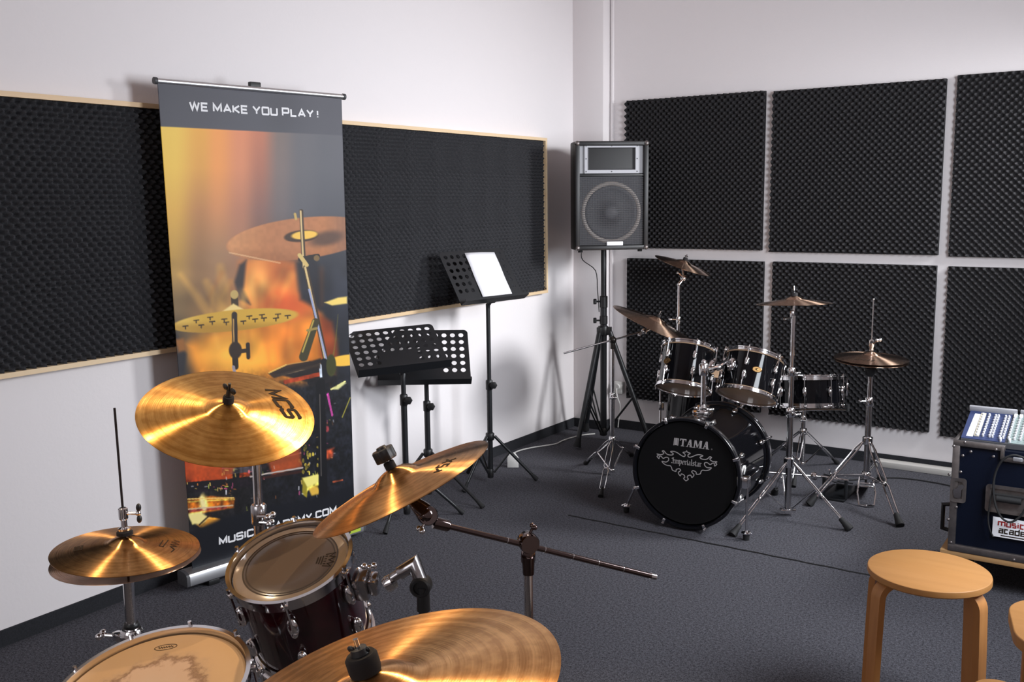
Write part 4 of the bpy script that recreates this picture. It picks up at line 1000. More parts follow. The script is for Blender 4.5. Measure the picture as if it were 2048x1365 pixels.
# tom holder on top of the shell
TB = V((1.508, -1.328, .510))
MB().box((0, 0, 0), (.085, .075, .03), Matrix.Translation(TB + V((0, 0, .01))), .01).box((0, 0, .028), (.05, .05, .04), Matrix.Translation(TB), .008).build('holder_base', M_CHROME, bd)
MB().cyl(TB + V((0, 0, .01)), TB + V((0, .0, .225)), .0125, seg=18).build('holder_post', M_CHROME, bd)
wing_bolt(bd, TB + V((.025, -.01, .03)), (.8, -.5, .1), M_CHROME, 1.0)
hp = TB + V((0, 0, .222))
MB().lathe([(0, -.03), (.022, -.03), (.024, -.02), (.024, .02), (.018, .03), (0, .032)], Matrix.Translation(hp), 20).ball(hp + V((0, 0, .035)), .012).build('holder_clamp', M_CHROME, bd)

# rack toms
tomA = V((1.328, -1.095, .785)); tn = V((-.060, .470, 1)).normalized(); TL = .208
tomB = V((1.628, -.965, .740)); tm = V((.026, .530, 1)).normalized(); TR = .195
rt = thing('rack_tom', 'black rack tom nearer the speaker stand, tilted away, tan lower head showing', 'tom drum', M=FR(tomA - tn * TL, tn, alt=RV), group='black rack toms')
make_drum(rt, .128, TL, M_LACQ, M_CHROME, 6, M_HEADT, M_HEADT, a0=math.radians(-84), hoop_w=.018, badge=math.radians(-148), lug_s=.95)
rt2 = thing('rack_tom', 'larger black rack tom nearer the snare drum, round gold badge facing us', 'tom drum', M=FR(tomB - tm * TR, tm, alt=RV), group='black rack toms')
make_drum(rt2, .142, TR, M_LACQ, M_CHROME, 6, M_HEADT, M_HEADT, a0=math.radians(-54), hoop_w=.018, badge=math.radians(-92), lug_s=.95)
for root, c_, n_, L_t, r_t, dr in ((rt, tomA, tn, TL, .128, -38), (rt2, tomB, tm, TR, .142, -142)):
    Md = MW[root.name]; a = math.radians(dr)
    p = Md @ V(((r_t + .006) * math.cos(a), (r_t + .006) * math.sin(a), L_t * .55)); nd = (Md.to_3x3() @ V((math.cos(a), math.sin(a), 0))).normalized()
    b = MB(); b.ball(p + nd * .004, .024, (1, 1, 1.5), M=Md); b.cyl(p, p + nd * .03, .014, seg=14); b.build('mount_bracket', M_CHROME, root)
    q = hp + (p - hp).normalized() * .02; e = p + nd * .037
    b = MB(); b.tube([e, e + nd * .012, e.lerp(q, .45) + V((0, 0, -.012)), q], .0095, 12); b.ball(e.lerp(q, .45) + V((0, 0, -.012)), .017); b.build('mount_arm', M_CHROME, bd)

# floor tom behind
ft_n = V((RV.x * .10, RV.y * .10, 1)).normalized(); FTB = V((1.115, -.47, .16))
ftm = thing('floor_tom', 'black floor tom half hidden behind bass drum and rack tom', 'floor tom', M=FR(FTB, ft_n, alt=RV))
make_drum(ftm, .198, .385, M_LACQ, M_CHROME, 8, M_HEADT, M_HEADT, a0=math.radians(-100), hoop_w=.026)
for i in range(3):
    a = math.radians(-30 + 120 * i); o = V((math.cos(a), math.sin(a), 0)); p = FTB + o * .218
    b = MB(); b.tube([p + V((0, 0, .30)), p + V((0, 0, .06)), p + o * .03 + V((0, 0, .03)), V((p.x + o.x * .03, p.y + o.y * .03, .02))], .0065, 10); lo = b.build('leg', M_CHROME, ftm)
    MB().lathe([(0, .0), (.015, .0), (.013, .03), (0, .03)], Matrix.Translation((p.x + o.x * .03, p.y + o.y * .03, .001)), 14).build('rubber_foot', M_RUB, lo)
    MB().box((0, 0, 0), (.03, .03, .05), Matrix.Translation(p + V((0, 0, .19)) - o * .006) @ Matrix.Rotation(a, 4, 'Z'), .005).build('leg_bracket', M_CHROME, ftm)

# snare
SNC = V((1.709, -.361, .557)); SNL = .15
sn = thing('snare_drum', 'shallow black snare drum behind the straight cymbal stand', 'snare drum', M=FR(SNC - V((-.563 * .17, .826 * .17, 1)).normalized() * SNL, V((-.563 * .17, .826 * .17, 1))))
make_drum(sn, .172, SNL, M_LACQ, M_CHROME, 8, M_HEADT, M_HEADT, long_lug=True, a0=math.radians(-78), hoop_w=.024, lug_s=1.1)
b = MB(); a = math.radians(14); o = V((math.cos(a), math.sin(a), 0)); p = SNC + o * .176
b.box((.012, 0, -.075), (.02, .04, .08), Matrix.Translation(p) @ Matrix.Rotation(a, 4, 'Z'), .004); b.box((.034, 0, -.055), (.012, .022, .07), Matrix.Translation(p) @ Matrix.Rotation(a, 4, 'Z'), .003); b.cyl(p + o * .03 + V((0, 0, -.02)), p + o * .03 + V((0, 0, .006)), .006, seg=10)
b.build('strainer', M_CHROME, sn)
SB = V((1.70, -.375, 0)); ss = thing('snare_stand', 'chrome snare stand under the black snare drum', 'drum stand', SB)
MB().cyl(SB + V((0, 0, .06)), SB + V((0, 0, .33)), .0125, seg=16).build('lower_tube', M_CHROMED, ss)
MB().cyl(SB + V((0, 0, .30)), SB + V((0, 0, .375)), .010, seg=14).build('upper_tube', M_CHROME, ss)
collar(ss, SB + V((0, 0, .31)), .035, .017, M_CHROME); collar(ss, SB + V((0, 0, .235)), .035, .02, M_CHROME, 'leg_collar'); collar(ss, SB + V((0, 0, .05)), .03, .017, M_CHROME, 'brace_hub')
wing_bolt(ss, SB + V((0, -.015, .325)), (.3, -1, 0), M_CHROME)
for i in range(3):
    a = math.radians(-100 + 120 * i); o = V((math.cos(a), math.sin(a), 0)); tip = MW[sn.name] @ V((math.cos(a) * .207, math.sin(a) * .207, -.030))
    ar = MB().tube([SB + V((0, 0, .372)), SB + o * .05 + V((0, 0, .378)), tip, tip + V((0, 0, .028))], .006, 8).build('basket_arm', M_CHROME, ss)
    MB().tube([tip + V((0, 0, -.006)), tip + V((0, 0, .03))], .0095, 10).build('rubber_tip', M_RUB, ar)
tripod(ss, (SB.x, SB.y), .25, .065, [(1.735, -.63), (1.80, -.035), (1.42, -.17)], M_CHROME, .5, .010, .0042)

# cymbals of the far kit and their stands
rideC, rideN = V((.942, -.703, .838)), V((.382, .178, .907))
rd, rt_top = make_cymbal('cymbal', 'biggest far cymbal, tilted steeply over the left rack tom', rideC, rideN, .254, M_BR_DIM, group='cymbals of the black kit')
bs = V((.80, -.93, 0)); zp = .772
st = thing('boom_cymbal_stand', 'chrome boom stand in front of the speaker tripod, its thin rod sticking out left', 'cymbal stand', bs)
MB().cyl(bs + V((0, 0, .025)), bs + V((0, 0, .46)), .0125, seg=16).build('lower_tube', M_CHROMED, st)
MB().cyl(bs + V((0, 0, .44)), bs + V((0, 0, zp - .02)), .0095, seg=16).build('upper_tube', M_CHROME, st)
collar(st, bs + V((0, 0, .44)), .035, .017, M_CHROME); collar(st, bs + V((0, 0, .185)), .04, .02, M_CHROME, 'leg_collar'); collar(st, bs + V((0, 0, .018)), .02, .016, M_CHROME, 'brace_hub')
wing_bolt(st, bs + V((.01, -.015, .455)), (.6, -.8, 0), M_CHROME)
tripod(st, (bs.x, bs.y), .20, .03, [(.947, -1.33), (.560, -.815), (.70, -.50)], M_CHROME, .5, .014, .0036)
pv = bs + V((0, 0, zp)); und = rideC - rideN.normalized() * .012; tl = V((.905, -.755, .806))
dr_ = (tl - pv).normalized(); MB().cyl(tl, pv - dr_ * .31, .0052, seg=10).build('boom_rod', M_CHROMED, st)
MB().ball(pv, .022, (1, .8, 1)).cyl(pv + V((0, 0, -.05)), pv, .013, seg=14).build('boom_clamp', mat('dark_steel', (.05, .045, .04), .3, .8), st)
MB().ball(tl, .017).tube([tl, tl.lerp(und, .5), und], .008, 10).build('tilter', M_CHROME, st); wing_bolt(st, tl + V((0, 0, -.01)), (-.6, -.6, -.3), M_CHROME, .9)
cymbal_top(st, rideC, rideN, rt_top, M_CHROME, .02, .012, .5, .004, M_PLAST, .040)

crC, crN = V((.889, -.209, 1.141)), V((.327, .094, .94))
cr, cr_top = make_cymbal('cymbal', 'highest far cymbal, tilted to the right beside the loudspeaker', crC, crN, .178, M_BR_DIM, group='cymbals of the black kit')
cb = V((.90, -.285, 0)); st = thing('cymbal_stand', 'chrome cymbal stand rising behind the left rack tom', 'cymbal stand', cb)
MB().cyl(cb + V((0, 0, .05)), cb + V((0, 0, .83)), .0115, seg=16).build('lower_tube', M_CHROME, st); MB().cyl(cb + V((0, 0, .80)), cb + V((0, 0, 1.03)), .0085, seg=16).build('upper_tube', M_CHROME, st)
collar(st, cb + V((0, 0, .80)), .04, .015, M_CHROME); wing_bolt(st, cb + V((-.008, -.01, .825)), (-.8, -.5, 0), M_CHROME, 1.2)
collar(st, cb + V((0, 0, .24)), .04, .019, M_CHROME, 'leg_collar')
ct_ = cb + V((.0, 0, 1.035)); cu = crC - V(crN).normalized() * .012; el = V((.915, -.25, 1.068))
MB().ball(ct_, .012).tube([ct_, el], .010, 12).ball(el, .021).tube([el, cu], .006, 10).build('tilter', M_CHROME, st); wing_bolt(st, el + V((-.01, 0, .01)), (-.7, -.3, .7), M_CHROME, 1.1)
tripod(st, (cb.x, cb.y), .26, .08, [(.93, -.60), (.72, -.07), (1.12, -.06)], M_CHROME, .5, .010, .004)
cymbal_top(st, crC, crN, cr_top, M_CHROME, .02, .014, .5, .004, M_PLAST, .036)

flC, flN = V((1.861, -1.096, 1.042)), V((-.05, .04, .998))
fc, fc_top = make_cymbal('cymbal', 'nearly level far cymbal on the straight stand before the snare drum', flC, flN, .178, M_BR_DIM, group='cymbals of the black kit')
ms = V((1.860, -1.10, 0)); st = thing('cymbal_stand', 'straight chrome cymbal stand in front of the black snare drum', 'cymbal stand', ms)
MB().cyl(ms + V((0, 0, .03)), ms + V((0, 0, .52)), .0155, seg=18).build('lower_tube', M_CHROMED, st)
MB().cyl(ms + V((0, 0, .50)), ms + V((0, 0, .72)), .0125, seg=18).build('middle_tube', M_CHROME, st); MB().cyl(ms + V((0, 0, .70)), ms + V((0, 0, .96)), .010, seg=16).build('upper_tube', M_CHROME, st)
collar(st, ms + V((0, 0, .495)), .045, .022, M_CHROME); collar(st, ms + V((0, 0, .695)), .04, .019, M_CHROME); collar(st, ms + V((0, 0, .245)), .05, .026, M_CHROME, 'leg_collar')
MB().box((0, 0, .028), (.075, .035, .016), Matrix.Translation(ms) @ Matrix.Rotation(.6, 4, 'Z'), .004).build('brace_hub', M_CHROME, st)
wing_bolt(st, ms + V((.015, -.01, .515)), (.8, -.5, 0), M_CHROME, 1.1); wing_bolt(st, ms + V((.012, -.01, .715)), (.8, -.4, 0), M_CHROME, .9)
fu = flC - flN.normalized() * .006; MB().cyl(ms + V((0, 0, .95)), ms + V((0, 0, .985)), .012, seg=14).box((-.004, 0, .99), (.022, .02, .04), Matrix.Translation(ms), .004).cyl(ms + V((0, 0, .99)), fu, .0065, seg=12).build('tilter', M_CHROME, st); wing_bolt(st, ms + V((-.012, -.008, .975)), (-.8, -.5, -.2), M_CHROMED, .8)
tripod(st, (ms.x, ms.y), .27, .035, [(1.745, -1.530), (2.178, -1.165), (1.69, -.80)], M_CHROME, .40, .007, .0042, .016)
cymbal_top(st, flC, flN, fc_top, M_CHROME, .02, .016, .7, .010, M_PLAST, .050)

hC = V((2.116, -.658, .738)); hN = V((.03, -.02, .999))
hh1, h1t = make_cymbal('hi_hat_cymbal', 'upper far hi-hat cymbal under the clutch, beside the straight stand', hC, hN, .178, M_BR_DIM, group='hi-hat pair of the black kit')
b = MB()
for k in range(5): b.ribbon([(-.05 + k * .02, -.125), (-.038 + k * .02, -.11)], .008)
for v in b.b.verts: v.co.z = .0014 + .0196 * (1 - max(0, (math.hypot(v.co.x, v.co.y) - .048) / .13) ** 1.35)
b.build('printed_logo', M_INK, hh1, local=True, recalc=False)
hh2, h2t = make_cymbal('hi_hat_cymbal', 'lower far hi-hat cymbal facing down beneath its pair', hC - hN * .012, -hN, .178, M_BR_DIM, group='hi-hat pair of the black kit')
hb_ = V((2.116, -.658, 0)); st = thing('hi_hat_stand', 'chrome hi-hat stand with long pull rod at the right end of the black kit', 'hi-hat stand', hb_)
MB().cyl(hb_ + V((0, 0, .12)), hb_ + V((0, 0, .52)), .0155, seg=18).build('lower_tube', M_CHROMED, st); MB().cyl(hb_ + V((0, 0, .50)), hb_ + V((0, 0, .675)), .0125, seg=18).build('upper_tube', M_CHROME, st)
MB().cyl(hb_ + V((0, 0, .66)), hb_ + V((0, 0, 1.035)), .0035, seg=10).ball(hb_ + V((0, 0, 1.035)), .005).build('pull_rod', M_CHROME, st)
MB().lathe([(0, .645), (.012, .645), (.026, .668), (.028, .6875), (0, .6875)], Matrix.Translation(hb_), 20).build('cymbal_seat', M_PLAST, st)
collar(st, hb_ + V((0, 0, .495)), .045, .021, M_CHROME); wing_bolt(st, hb_ + V((-.012, -.012, .52)), (-.8, -.4, 0), M_CHROME, .9)
MB().lathe([(0, .7765), (.010, .7765), (.010, .795), (.014, .80), (.014, .83), (.008, .835), (0, .835)], Matrix.Translation(hb_), 18).build('clutch', M_CHROME, st); wing_bolt(st, hb_ + V((.008, -.008, .815)), (.7, -.3, .5), M_CHROME, 1.2)
collar(st, hb_ + V((0, 0, .295)), .04, .026, M_CHROME, 'leg_collar')
hfeet = [(2.360, -.985), (1.900, -.895), (2.10, -.27)]
for f in hfeet:
    d = V((f[0] - hb_.x, f[1] - hb_.y, 0)).normalized(); t = hb_ + d * .03 + V((0, 0, .31)); ft = V((f[0], f[1], .006)); leg(st, t, ft, M_CHROME, .013, .0055, .017)
    MB().tube([t.lerp(ft, .53), hb_ + d * .015 + V((0, 0, .135))], .007, 8, flat=(1, .6)).build('brace', M_CHROME, st)
collar(st, hb_ + V((0, 0, .118)), .035, .024, M_CHROME, 'brace_hub')
dF = V((.30, -.95, 0)).normalized(); dS = V((-dF.y, dF.x, 0))
fr_ = MB()
for s in (-1, 1):
    p0 = hb_ + dS * s * .030 + V((0, 0, .125)); p1 = hb_ + dS * s * .044 + dF * .06 + V((0, 0, .06)); p2 = hb_ + dS * s * .036 + dF * .10 + V((0, 0, .008)); fr_.tube([p0, p1, p2], .0045, 8, flat=(1, 1))
fr_.tube([hb_ + dS * -.036 + dF * .10 + V((0, 0, .007)), hb_ + dF * .115 + V((0, 0, .007)), hb_ + dS * .036 + dF * .10 + V((0, 0, .007))], .006, 8); fr_.tube([hb_ + dS * -.03 + V((0, 0, .10)) + dF * .03, hb_ + dS * .03 + V((0, 0, .10)) + dF * .03], .0035, 8)
fr_.build('pedal_frame', M_CHROME, st)
MB().box((0, 0, 0), (.075, .25, .008), Matrix.Translation(hb_ - dF * .12 + V((0, 0, .045))) @ Matrix.Rotation(math.atan2(dF.y, dF.x) + PI / 2, 4, 'Z') @ Matrix.Rotation(math.radians(-14), 4, 'X'), .002).build('footboard', M_CHROMED, st)
MB().tube([hb_ + V((0, 0, .12)), hb_ - dF * .012 + V((0, 0, .085))], .006, 8).build('chain', M_PLAST, st)

# double-pedal slave unit and its shaft
pd = thing('bass_drum_pedal', 'black bass drum pedal with two upright posts and a long linkage shaft', 'pedal', (1.99, -.80, 0))
MB().box((1.975, -.60, .006), (.12, .30, .010), bev=.002).build('base_plate', M_BLACK, pd)
for x in (1.922, 2.034): MB().tube([(x, -.72, .01), (x, -.72, .112)], .009, 8, flat=(1, 1.4)).build('post', M_BLACK, pd)
MB().cyl((1.60, -.885, .135), (1.905, -.72, .110), .0055, seg=10).cyl((1.905, -.72, .110), (2.046, -.72, .110), .007, seg=10).build('linkage_shaft', M_CHROME, pd)
for p in ((1.875, -.735, .112), (1.978, -.72, .110)): MB().lathe([(0, -.014), (.018, -.014), (.022, 0), (.018, .014), (0, .014)], FR(p, (1, .1, 0)), 14).build('cam', M_CHROME, pd)
MB().box((0, 0, 0), (.088, .27, .008), Matrix.Translation((1.955, -.575, .055)) @ Matrix.Rotation(math.radians(-16), 4, 'X'), .002).build('footboard', M_BLACK, pd)
MB().tube([(1.96, -.72, .11), (1.96, -.765, .165)], .004, 8).build('beater_rod', M_CHROME, pd)
mp = thing('bass_drum_pedal', 'black drum pedal clamped to the back hoop of the bass drum', 'pedal', (1.47, -.86, 0))
MB().box((1.46, -.80, .006), (.12, .32, .010), bev=.002).build('base_plate', M_BLACK, mp)
for x in (1.40, 1.53): MB().tube([(x, -.885, .01), (x, -.885, .15)], .009, 8).build('post', M_BLACK, mp)
MB().cyl((1.385, -.885, .14), (1.585, -.885, .14), .006, seg=10).build('axle', M_CHROME, mp)
MB().box((0, 0, 0), (.088, .27, .008), Matrix.Translation((1.465, -.77, .06)) @ Matrix.Rotation(math.radians(-16), 4, 'X'), .002).build('footboard', M_CHROMED, mp)
MB().tube([(1.465, -.885, .14), (1.465, -.925, .26)], .004, 8).ball((1.465, -.945, .27), .022, (1, 1.2, 1)).build('beater', M_FELT, mp)

# ------------------------------------------------------------------ flight case and mixing desk
CX0, CX1, CY0, CY1, CZ0, CZ1 = 2.672, 3.30, -1.62, -1.16, .150, .598
fc_ = thing('flight_case', 'navy flight case on castors with worn aluminium edges, mixing desk on top', 'flight case', ((CX0 + CX1) / 2, (CY0 + CY1) / 2, 0))
MB().box(((CX0 + CX1) / 2, (CY0 + CY1) / 2 + .004, (CZ0 + .575) / 2), (CX1 - CX0 - .012, CY1 - CY0 - .012, .575 - CZ0)).build('panels', M_BLUE, fc_)
E_ = .026
def edge(c, d, nm='edge_profile'): return MB().box(c, d, bev=.003).build(nm, M_CASEALU, fc_)
for y in (CY0, CY1):
    for x in (CX0 + E_ / 2, CX1 - E_ / 2): edge((x, y + (.006 if y == CY0 else -.006), (CZ0 + CZ1) / 2), (E_, .016, CZ1 - CZ0))
    edge(((CX0 + CX1) / 2, y + (.0055 if y == CY0 else -.0055), CZ0 + .014), (CX1 - CX0 - .002, .016, .028))
edge(((CX0 + 2.856) / 2, CY0 + .0055, CZ1 - .011), (2.856 - CX0 - .002, .016, .022)); edge((2.846, CY0 + .005, CZ1 - .03), (.014, .016, .05)); edge(((2.846 + CX1) / 2, CY0 + .0055, .545), (CX1 - 2.846, .015, .018)); edge(((CX0 + CX1) / 2, CY1 - .0055, CZ1 - .011), (CX1 - CX0 - .002, .016, .022))
for x in (CX0 + .006, CX1 - .006): edge((x, (CY0 + CY1) / 2, CZ1 - .011), (.016, CY1 - CY0 - .03, .022)); edge((x, (CY0 + CY1) / 2, CZ0 + .014), (.015, CY1 - CY0 - .03, .028))
def facez(px_, py_): return CX0 + .010 + (px_ - 1912) * .00177, .6 - (py_ - 880) * .00203
rv = None
for q in [(1943, 900), (1927.5, 909.6), (1988, 904), (1925, 942), (1920, 1013), (1913, 1085), (1908, 893), (1902, 950), (1930, 883), (1992, 890), (1905, 1040), (2040, 1098)]:
    x, z = facez(*q)
    if rv is None:
        rv = MB().lathe([(0, .0025), (.003, .002), (.0055, 0), (.0055, -.002)], FR((0, 0, 0), (0, -1, 0)), 14).build('rivet', M_CASEALU, fc_, local=True); L0 = MW[fc_.name].inverted()
        rv.matrix_local = L0 @ Matrix.Translation((x, CY0 - .003, z))
    else: dup(rv, L0 @ Matrix.Translation((x, CY0 - .003, z)), fc_)
def dish(cx, cz, w_, h_, nm):
    b = MB(); Md = Matrix(((1, 0, 0, cx), (0, 0, -1, CY0 - .002), (0, 1, 0, cz), (0, 0, 0, 1)))
    o = rr(-w_ / 2, -h_ / 2, w_ / 2, h_ / 2, .012); i_ = rr(-w_ / 2 + .014, -h_ / 2 + .014, w_ / 2 - .014, h_ / 2 - .014, .006)
    rings = [[b.b.verts.new(Md @ V((x, y, z))) for x, y in pl] for pl, z in ((o, -.001), (o, .004), (i_, .003), (i_, -.004))]
    for A, B in zip(rings, rings[1:]):
        for k in range(len(A)): b.b.faces.new((A[k], A[(k + 1) % len(A)], B[(k + 1) % len(A)], B[k]))
    b.b.faces.new(rings[-1]); return b.build(nm, M_CASEALU, fc_, ang=30), Md
ld, Mdd = dish(2.700, .400, .058, .098, 'latch_dish')
MB().poly([(-.012, -.03), (.004, -.032), (.012, -.022), (.012, .002), (.022, .018), (.016, .026), (.002, .022), (-.004, .008), (-.016, .004), (-.018, -.012)], Mdd, .006).build('butterfly_latch', M_CHROME, ld)
hd_, Mdd = dish(2.880, .388, .165, .108, 'handle_dish')
b = MB(); b.tube([Mdd @ V(p) for p in ((-.05, .02, .002), (-.05, .02, .012), (.05, .02, .012), (.05, .02, .002))], .0035, 8); b.cyl(Mdd @ V((-.042, .005, .012)), Mdd @ V((.042, .005, .012)), .013, seg=14); b.build('handle', M_RUB, hd_)
Ms = Matrix(((1, 0, .0, 2.828), (0, 0, -1, CY0 - .0008), (-.0, 1, 0, .238), (0, 0, 0, 1)))
stk = MB().poly([(0, 0), (.175, 0), (.175, .078), (0, .078)], Ms, .0).build('sticker', M_PAPER, fc_, label='white sticker with red and black lettering')
st_r, tw_ = text_strokes([], .3) if False else ([], 0)
LOW = {'m': (1.0, [[(0, 0), (0, .7), (.5, .7), (.5, 0)], [(.5, .7), (1, .7), (1, 0)]]), 'u': (.6, [[(0, .7), (0, 0), (.6, 0), (.6, .7)]]), 's': (.5, [[(.5, .7), (0, .7), (0, .36), (.5, .36), (.5, 0), (0, 0)]]), 'i': (.12, [[(.06, .7), (.06, 0)], [(.06, .95), (.06, .85)]]),
       'c': (.5, [[(.5, .7), (0, .7), (0, 0), (.5, 0)]]), 'a': (.55, [[(0, .7), (.55, .7), (.55, 0), (0, 0), (0, .38), (.55, .38)]]), 'd': (.6, [[(.6, 1.05), (.6, 0), (0, 0), (0, .7), (.6, .7)]]), 'e': (.55, [[(0, .36), (.55, .36), (.55, .7), (0, .7), (0, 0), (.55, 0)]]), 'y': (.6, [[(0, .7), (0, .1), (.6, .1)], [(.6, .7), (.6, -.3), (.05, -.3)]])}
def low_text(word, x, y, h, wd, M_, mt, nm, par):
    b = MB()
    for ch in word:
        w_, ss_ = LOW[ch]
        for s in ss_: b.ribbon([(x + p[0] * h, y + p[1] * h) for p in s], wd, M_, z=.0006)
        x += (w_ + .3) * h
    return b.build(nm, mt, par, recalc=False)
low_text('music', .020, .046, .022, .0050, Ms, mat('red_print_ink', (.30, .02, .02), .5), 'lettering', stk)
low_text('academy', .024, .018, .022, .0048, Ms, M_INK, 'lettering', stk)
MB().ribbon([(.03, .0075), (.13, .0075)], .004, Ms, z=.0006).build('address_line', M_INK, stk)
MB().box(((CX0 + CX1) / 2 - .012, (CY0 + CY1) / 2, .138), (CX1 - CX0 + .03, CY1 - CY0 + .0, .022), bev=.002).build('dolly_board', M_PLY, fc_)
MB().box((CX0 - .017, -1.33, .235), (.018, .27, .17), bev=.002).build('side_board', M_PLY, fc_)
MB().tube([(CX0 - .026, -1.46, .18), (CX0 - .05, -1.46, .185), (CX0 - .05, -1.46, .285), (CX0 - .026, -1.46, .29)], .008, 8, flat=(1, 1)).build('side_handle', M_PLAST, fc_)
for x in (CX0 + .07, CX1 - .07):
    for y in (CY0 + .09, CY1 - .08):
        c = MB().box((x, y, .117), (.08, .06, .02)).build('castor', M_CASEALU, fc_)
        MB().cyl((x - .016, y, .051), (x + .016, y, .051), .0495, seg=24).build('wheel', M_RUB, c)
        MB().box((x - .021, y, .085), (.003, .04, .07)).box((x + .021, y, .085), (.003, .04, .07)).build('fork', M_CASEALU, c)
MB().box((2.90, CY0 - .004, .552), (.032, .012, .014), bev=.002).build('catch_plate', M_SILVP, fc_)
# mixing desk
MO = V((2.691, -1.575, .596)); sl = math.radians(19.5)
MM = Matrix(((1, 0, 0, MO.x), (0, math.cos(sl), -math.sin(sl), MO.y), (0, math.sin(sl), math.cos(sl), MO.z), (0, 0, 0, 1)))
mx = thing('mixing_desk', 'audio mixing desk with rows of pale knobs lying on the flight case', 'mixer', MO)
MW_, MH_ = .585, .225
yb = MO.y + MH_ * math.cos(sl); zb_ = MO.z + MH_ * math.sin(sl)
MB().prism([(MO.y, .577), (yb, .577), (yb, zb_), (MO.y, MO.z)], MW_, Matrix(((0, 0, 1, MO.x), (1, 0, 0, 0), (0, 1, 0, 0), (0, 0, 0, 1)))).build('chassis', M_GREYP, mx, ang=20)
MB().box((.0775, MH_ / 2, .001), (.155, MH_ - .01, .003), MM).build('panel', M_MIXB, mx)
MB().box((.38, MH_ / 2, .001), (.43, MH_ - .01, .003), MM).build('panel', mat('mixer_pale_panel', (.24, .30, .29), .4), mx)
MB().box((.0825, MH_ - .004, .011), (.175, .012, .024), MM, .002).build('rear_rail', M_SILVP, mx); MB().box((.39, MH_ + .003, .010), (.42, .012, .02), MM, .002).build('rear_rail', M_SILVP, mx)
MB().poly([(.016, .02), (.040, .02), (.043, MH_ - .03), (.020, MH_ - .03)], MM, .0032).build('label_strip', M_PAPER, mx)
MB().box((.052, MH_ / 2, .004), (.018, MH_ - .05, .005), MM).build('label_strip', mat('cream_label', (.62, .58, .46), .5), mx)
kn = None; cols = [(.052, .45), (.075, 0), (.098, 0), (.108, 0), (.134, 0), (.146, 0), (.165, 1), (.185, 1), (.205, 1), (.225, 1)]
for x, kx in cols:
    for j in range(9):
        Mk = MW[mx.name].inverted() @ MM @ Matrix.Translation((x, .030 + j * .0195, .0035))
        if kn is None: kn = MB().lathe([(.0045, 0), (.0042, .008), (.0036, .0105), (0, .011)], seg=10).build('knob', M_KNOB_W, mx, local=True); kn.matrix_local = Mk
        else: dup(kn, Mk, mx)
for i in range(4): MB().box((.165 + i * .02 + .001, MH_ - .020, .006), (.012, .020, .008), MM, .001).build('white_cap', M_PAPER, mx)
for x in (.14, .172): MB().box((x, .012, .008), (.006, .014, .016), MM, .001).build('fader_cap', M_PAPER, mx)
cab_ = lambda pts: [V((facez(*p[:2])[0], CY0 - .012 - p[2], facez(*p[:2])[1])) for p in pts]
lc = MB().tube(smooth_path(cab_([(2050, 897, .012), (2028, 893, .02), (2008, 905, .02), (1996, 930, .012), (1993, 960, .012), (1999, 992, .016), (2012, 1015, .016), (2030, 1022, .016), (2048, 1008, .012), (2060, 985, .012)])), .0042, 8).tube(smooth_path(cab_([(1994, 950, .008), (1989, 985, .010), (1986, 1020, .006), (1990, 1042, .006), (1998, 1057, .006)])), .003, 8).build('looped_cable', M_RUB)
tag(lc, 'black cable looped over the front of the blue flight case', 'cable')

# ------------------------------------------------------------------ wooden stools
def bent_leg(root, c, ang, zt, R0=.168, R1=.158, wd=.046, th=.019, inner=.05):
    rb_ = .045; cl = [(R0, .0), (R0 * .4 + R1 * .6, zt * .6), (R1, zt - rb_ - .012)]
    cl += [(R1 - rb_ + rb_ * math.cos(a), zt - rb_ - .0095 + rb_ * math.sin(a)) for a in [PI / 2 * k / 8 for k in range(1, 9)]] + [(inner, zt - .0095)]
    o, i_ = [], []
    for k, p in enumerate(cl):
        a = V(cl[max(k - 1, 0)]); b_ = V(cl[min(k + 1, len(cl) - 1)]); d = (b_ - a).normalized(); n = V((d.y, -d.x)); o.append(V(p) + n * th / 2); i_.append(V(p) - n * th / 2)
    o[0].y = i_[0].y = 0.001
    poly = [(p.x, p.y) for p in o] + [(p.x, p.y) for p in i_[::-1]]
    Ml = Matrix.Translation(c) @ Matrix.Rotation(ang, 4, 'Z') @ Matrix(((1, 0, 0, 0), (0, 0, -1, wd / 2), (0, 1, 0, 0), (0, 0, 0, 1)))
    return MB().prism(poly, wd, Ml).build('leg', M_BIRCHE, root, ang=35)
def round_stool(label, c, zt, r, dirs):
    root = thing('stool', label, 'stool', c)
    MB().lathe([(0, zt), (r - .004, zt), (r - .001, zt - .002), (r, zt - .006), (r, zt - .018), (r - .004, zt - .022), (0, zt - .022)], Matrix.Translation(c), 96).build('seat', M_BIRCH, root)
    for a in dirs: bent_leg(root, V(c), math.radians(a), zt - .022)
    return root
round_stool('round bentwood stool standing alone before the blue flight case', (2.80, -2.69, 0), .452, .170, [-136, 172, -18, 50])
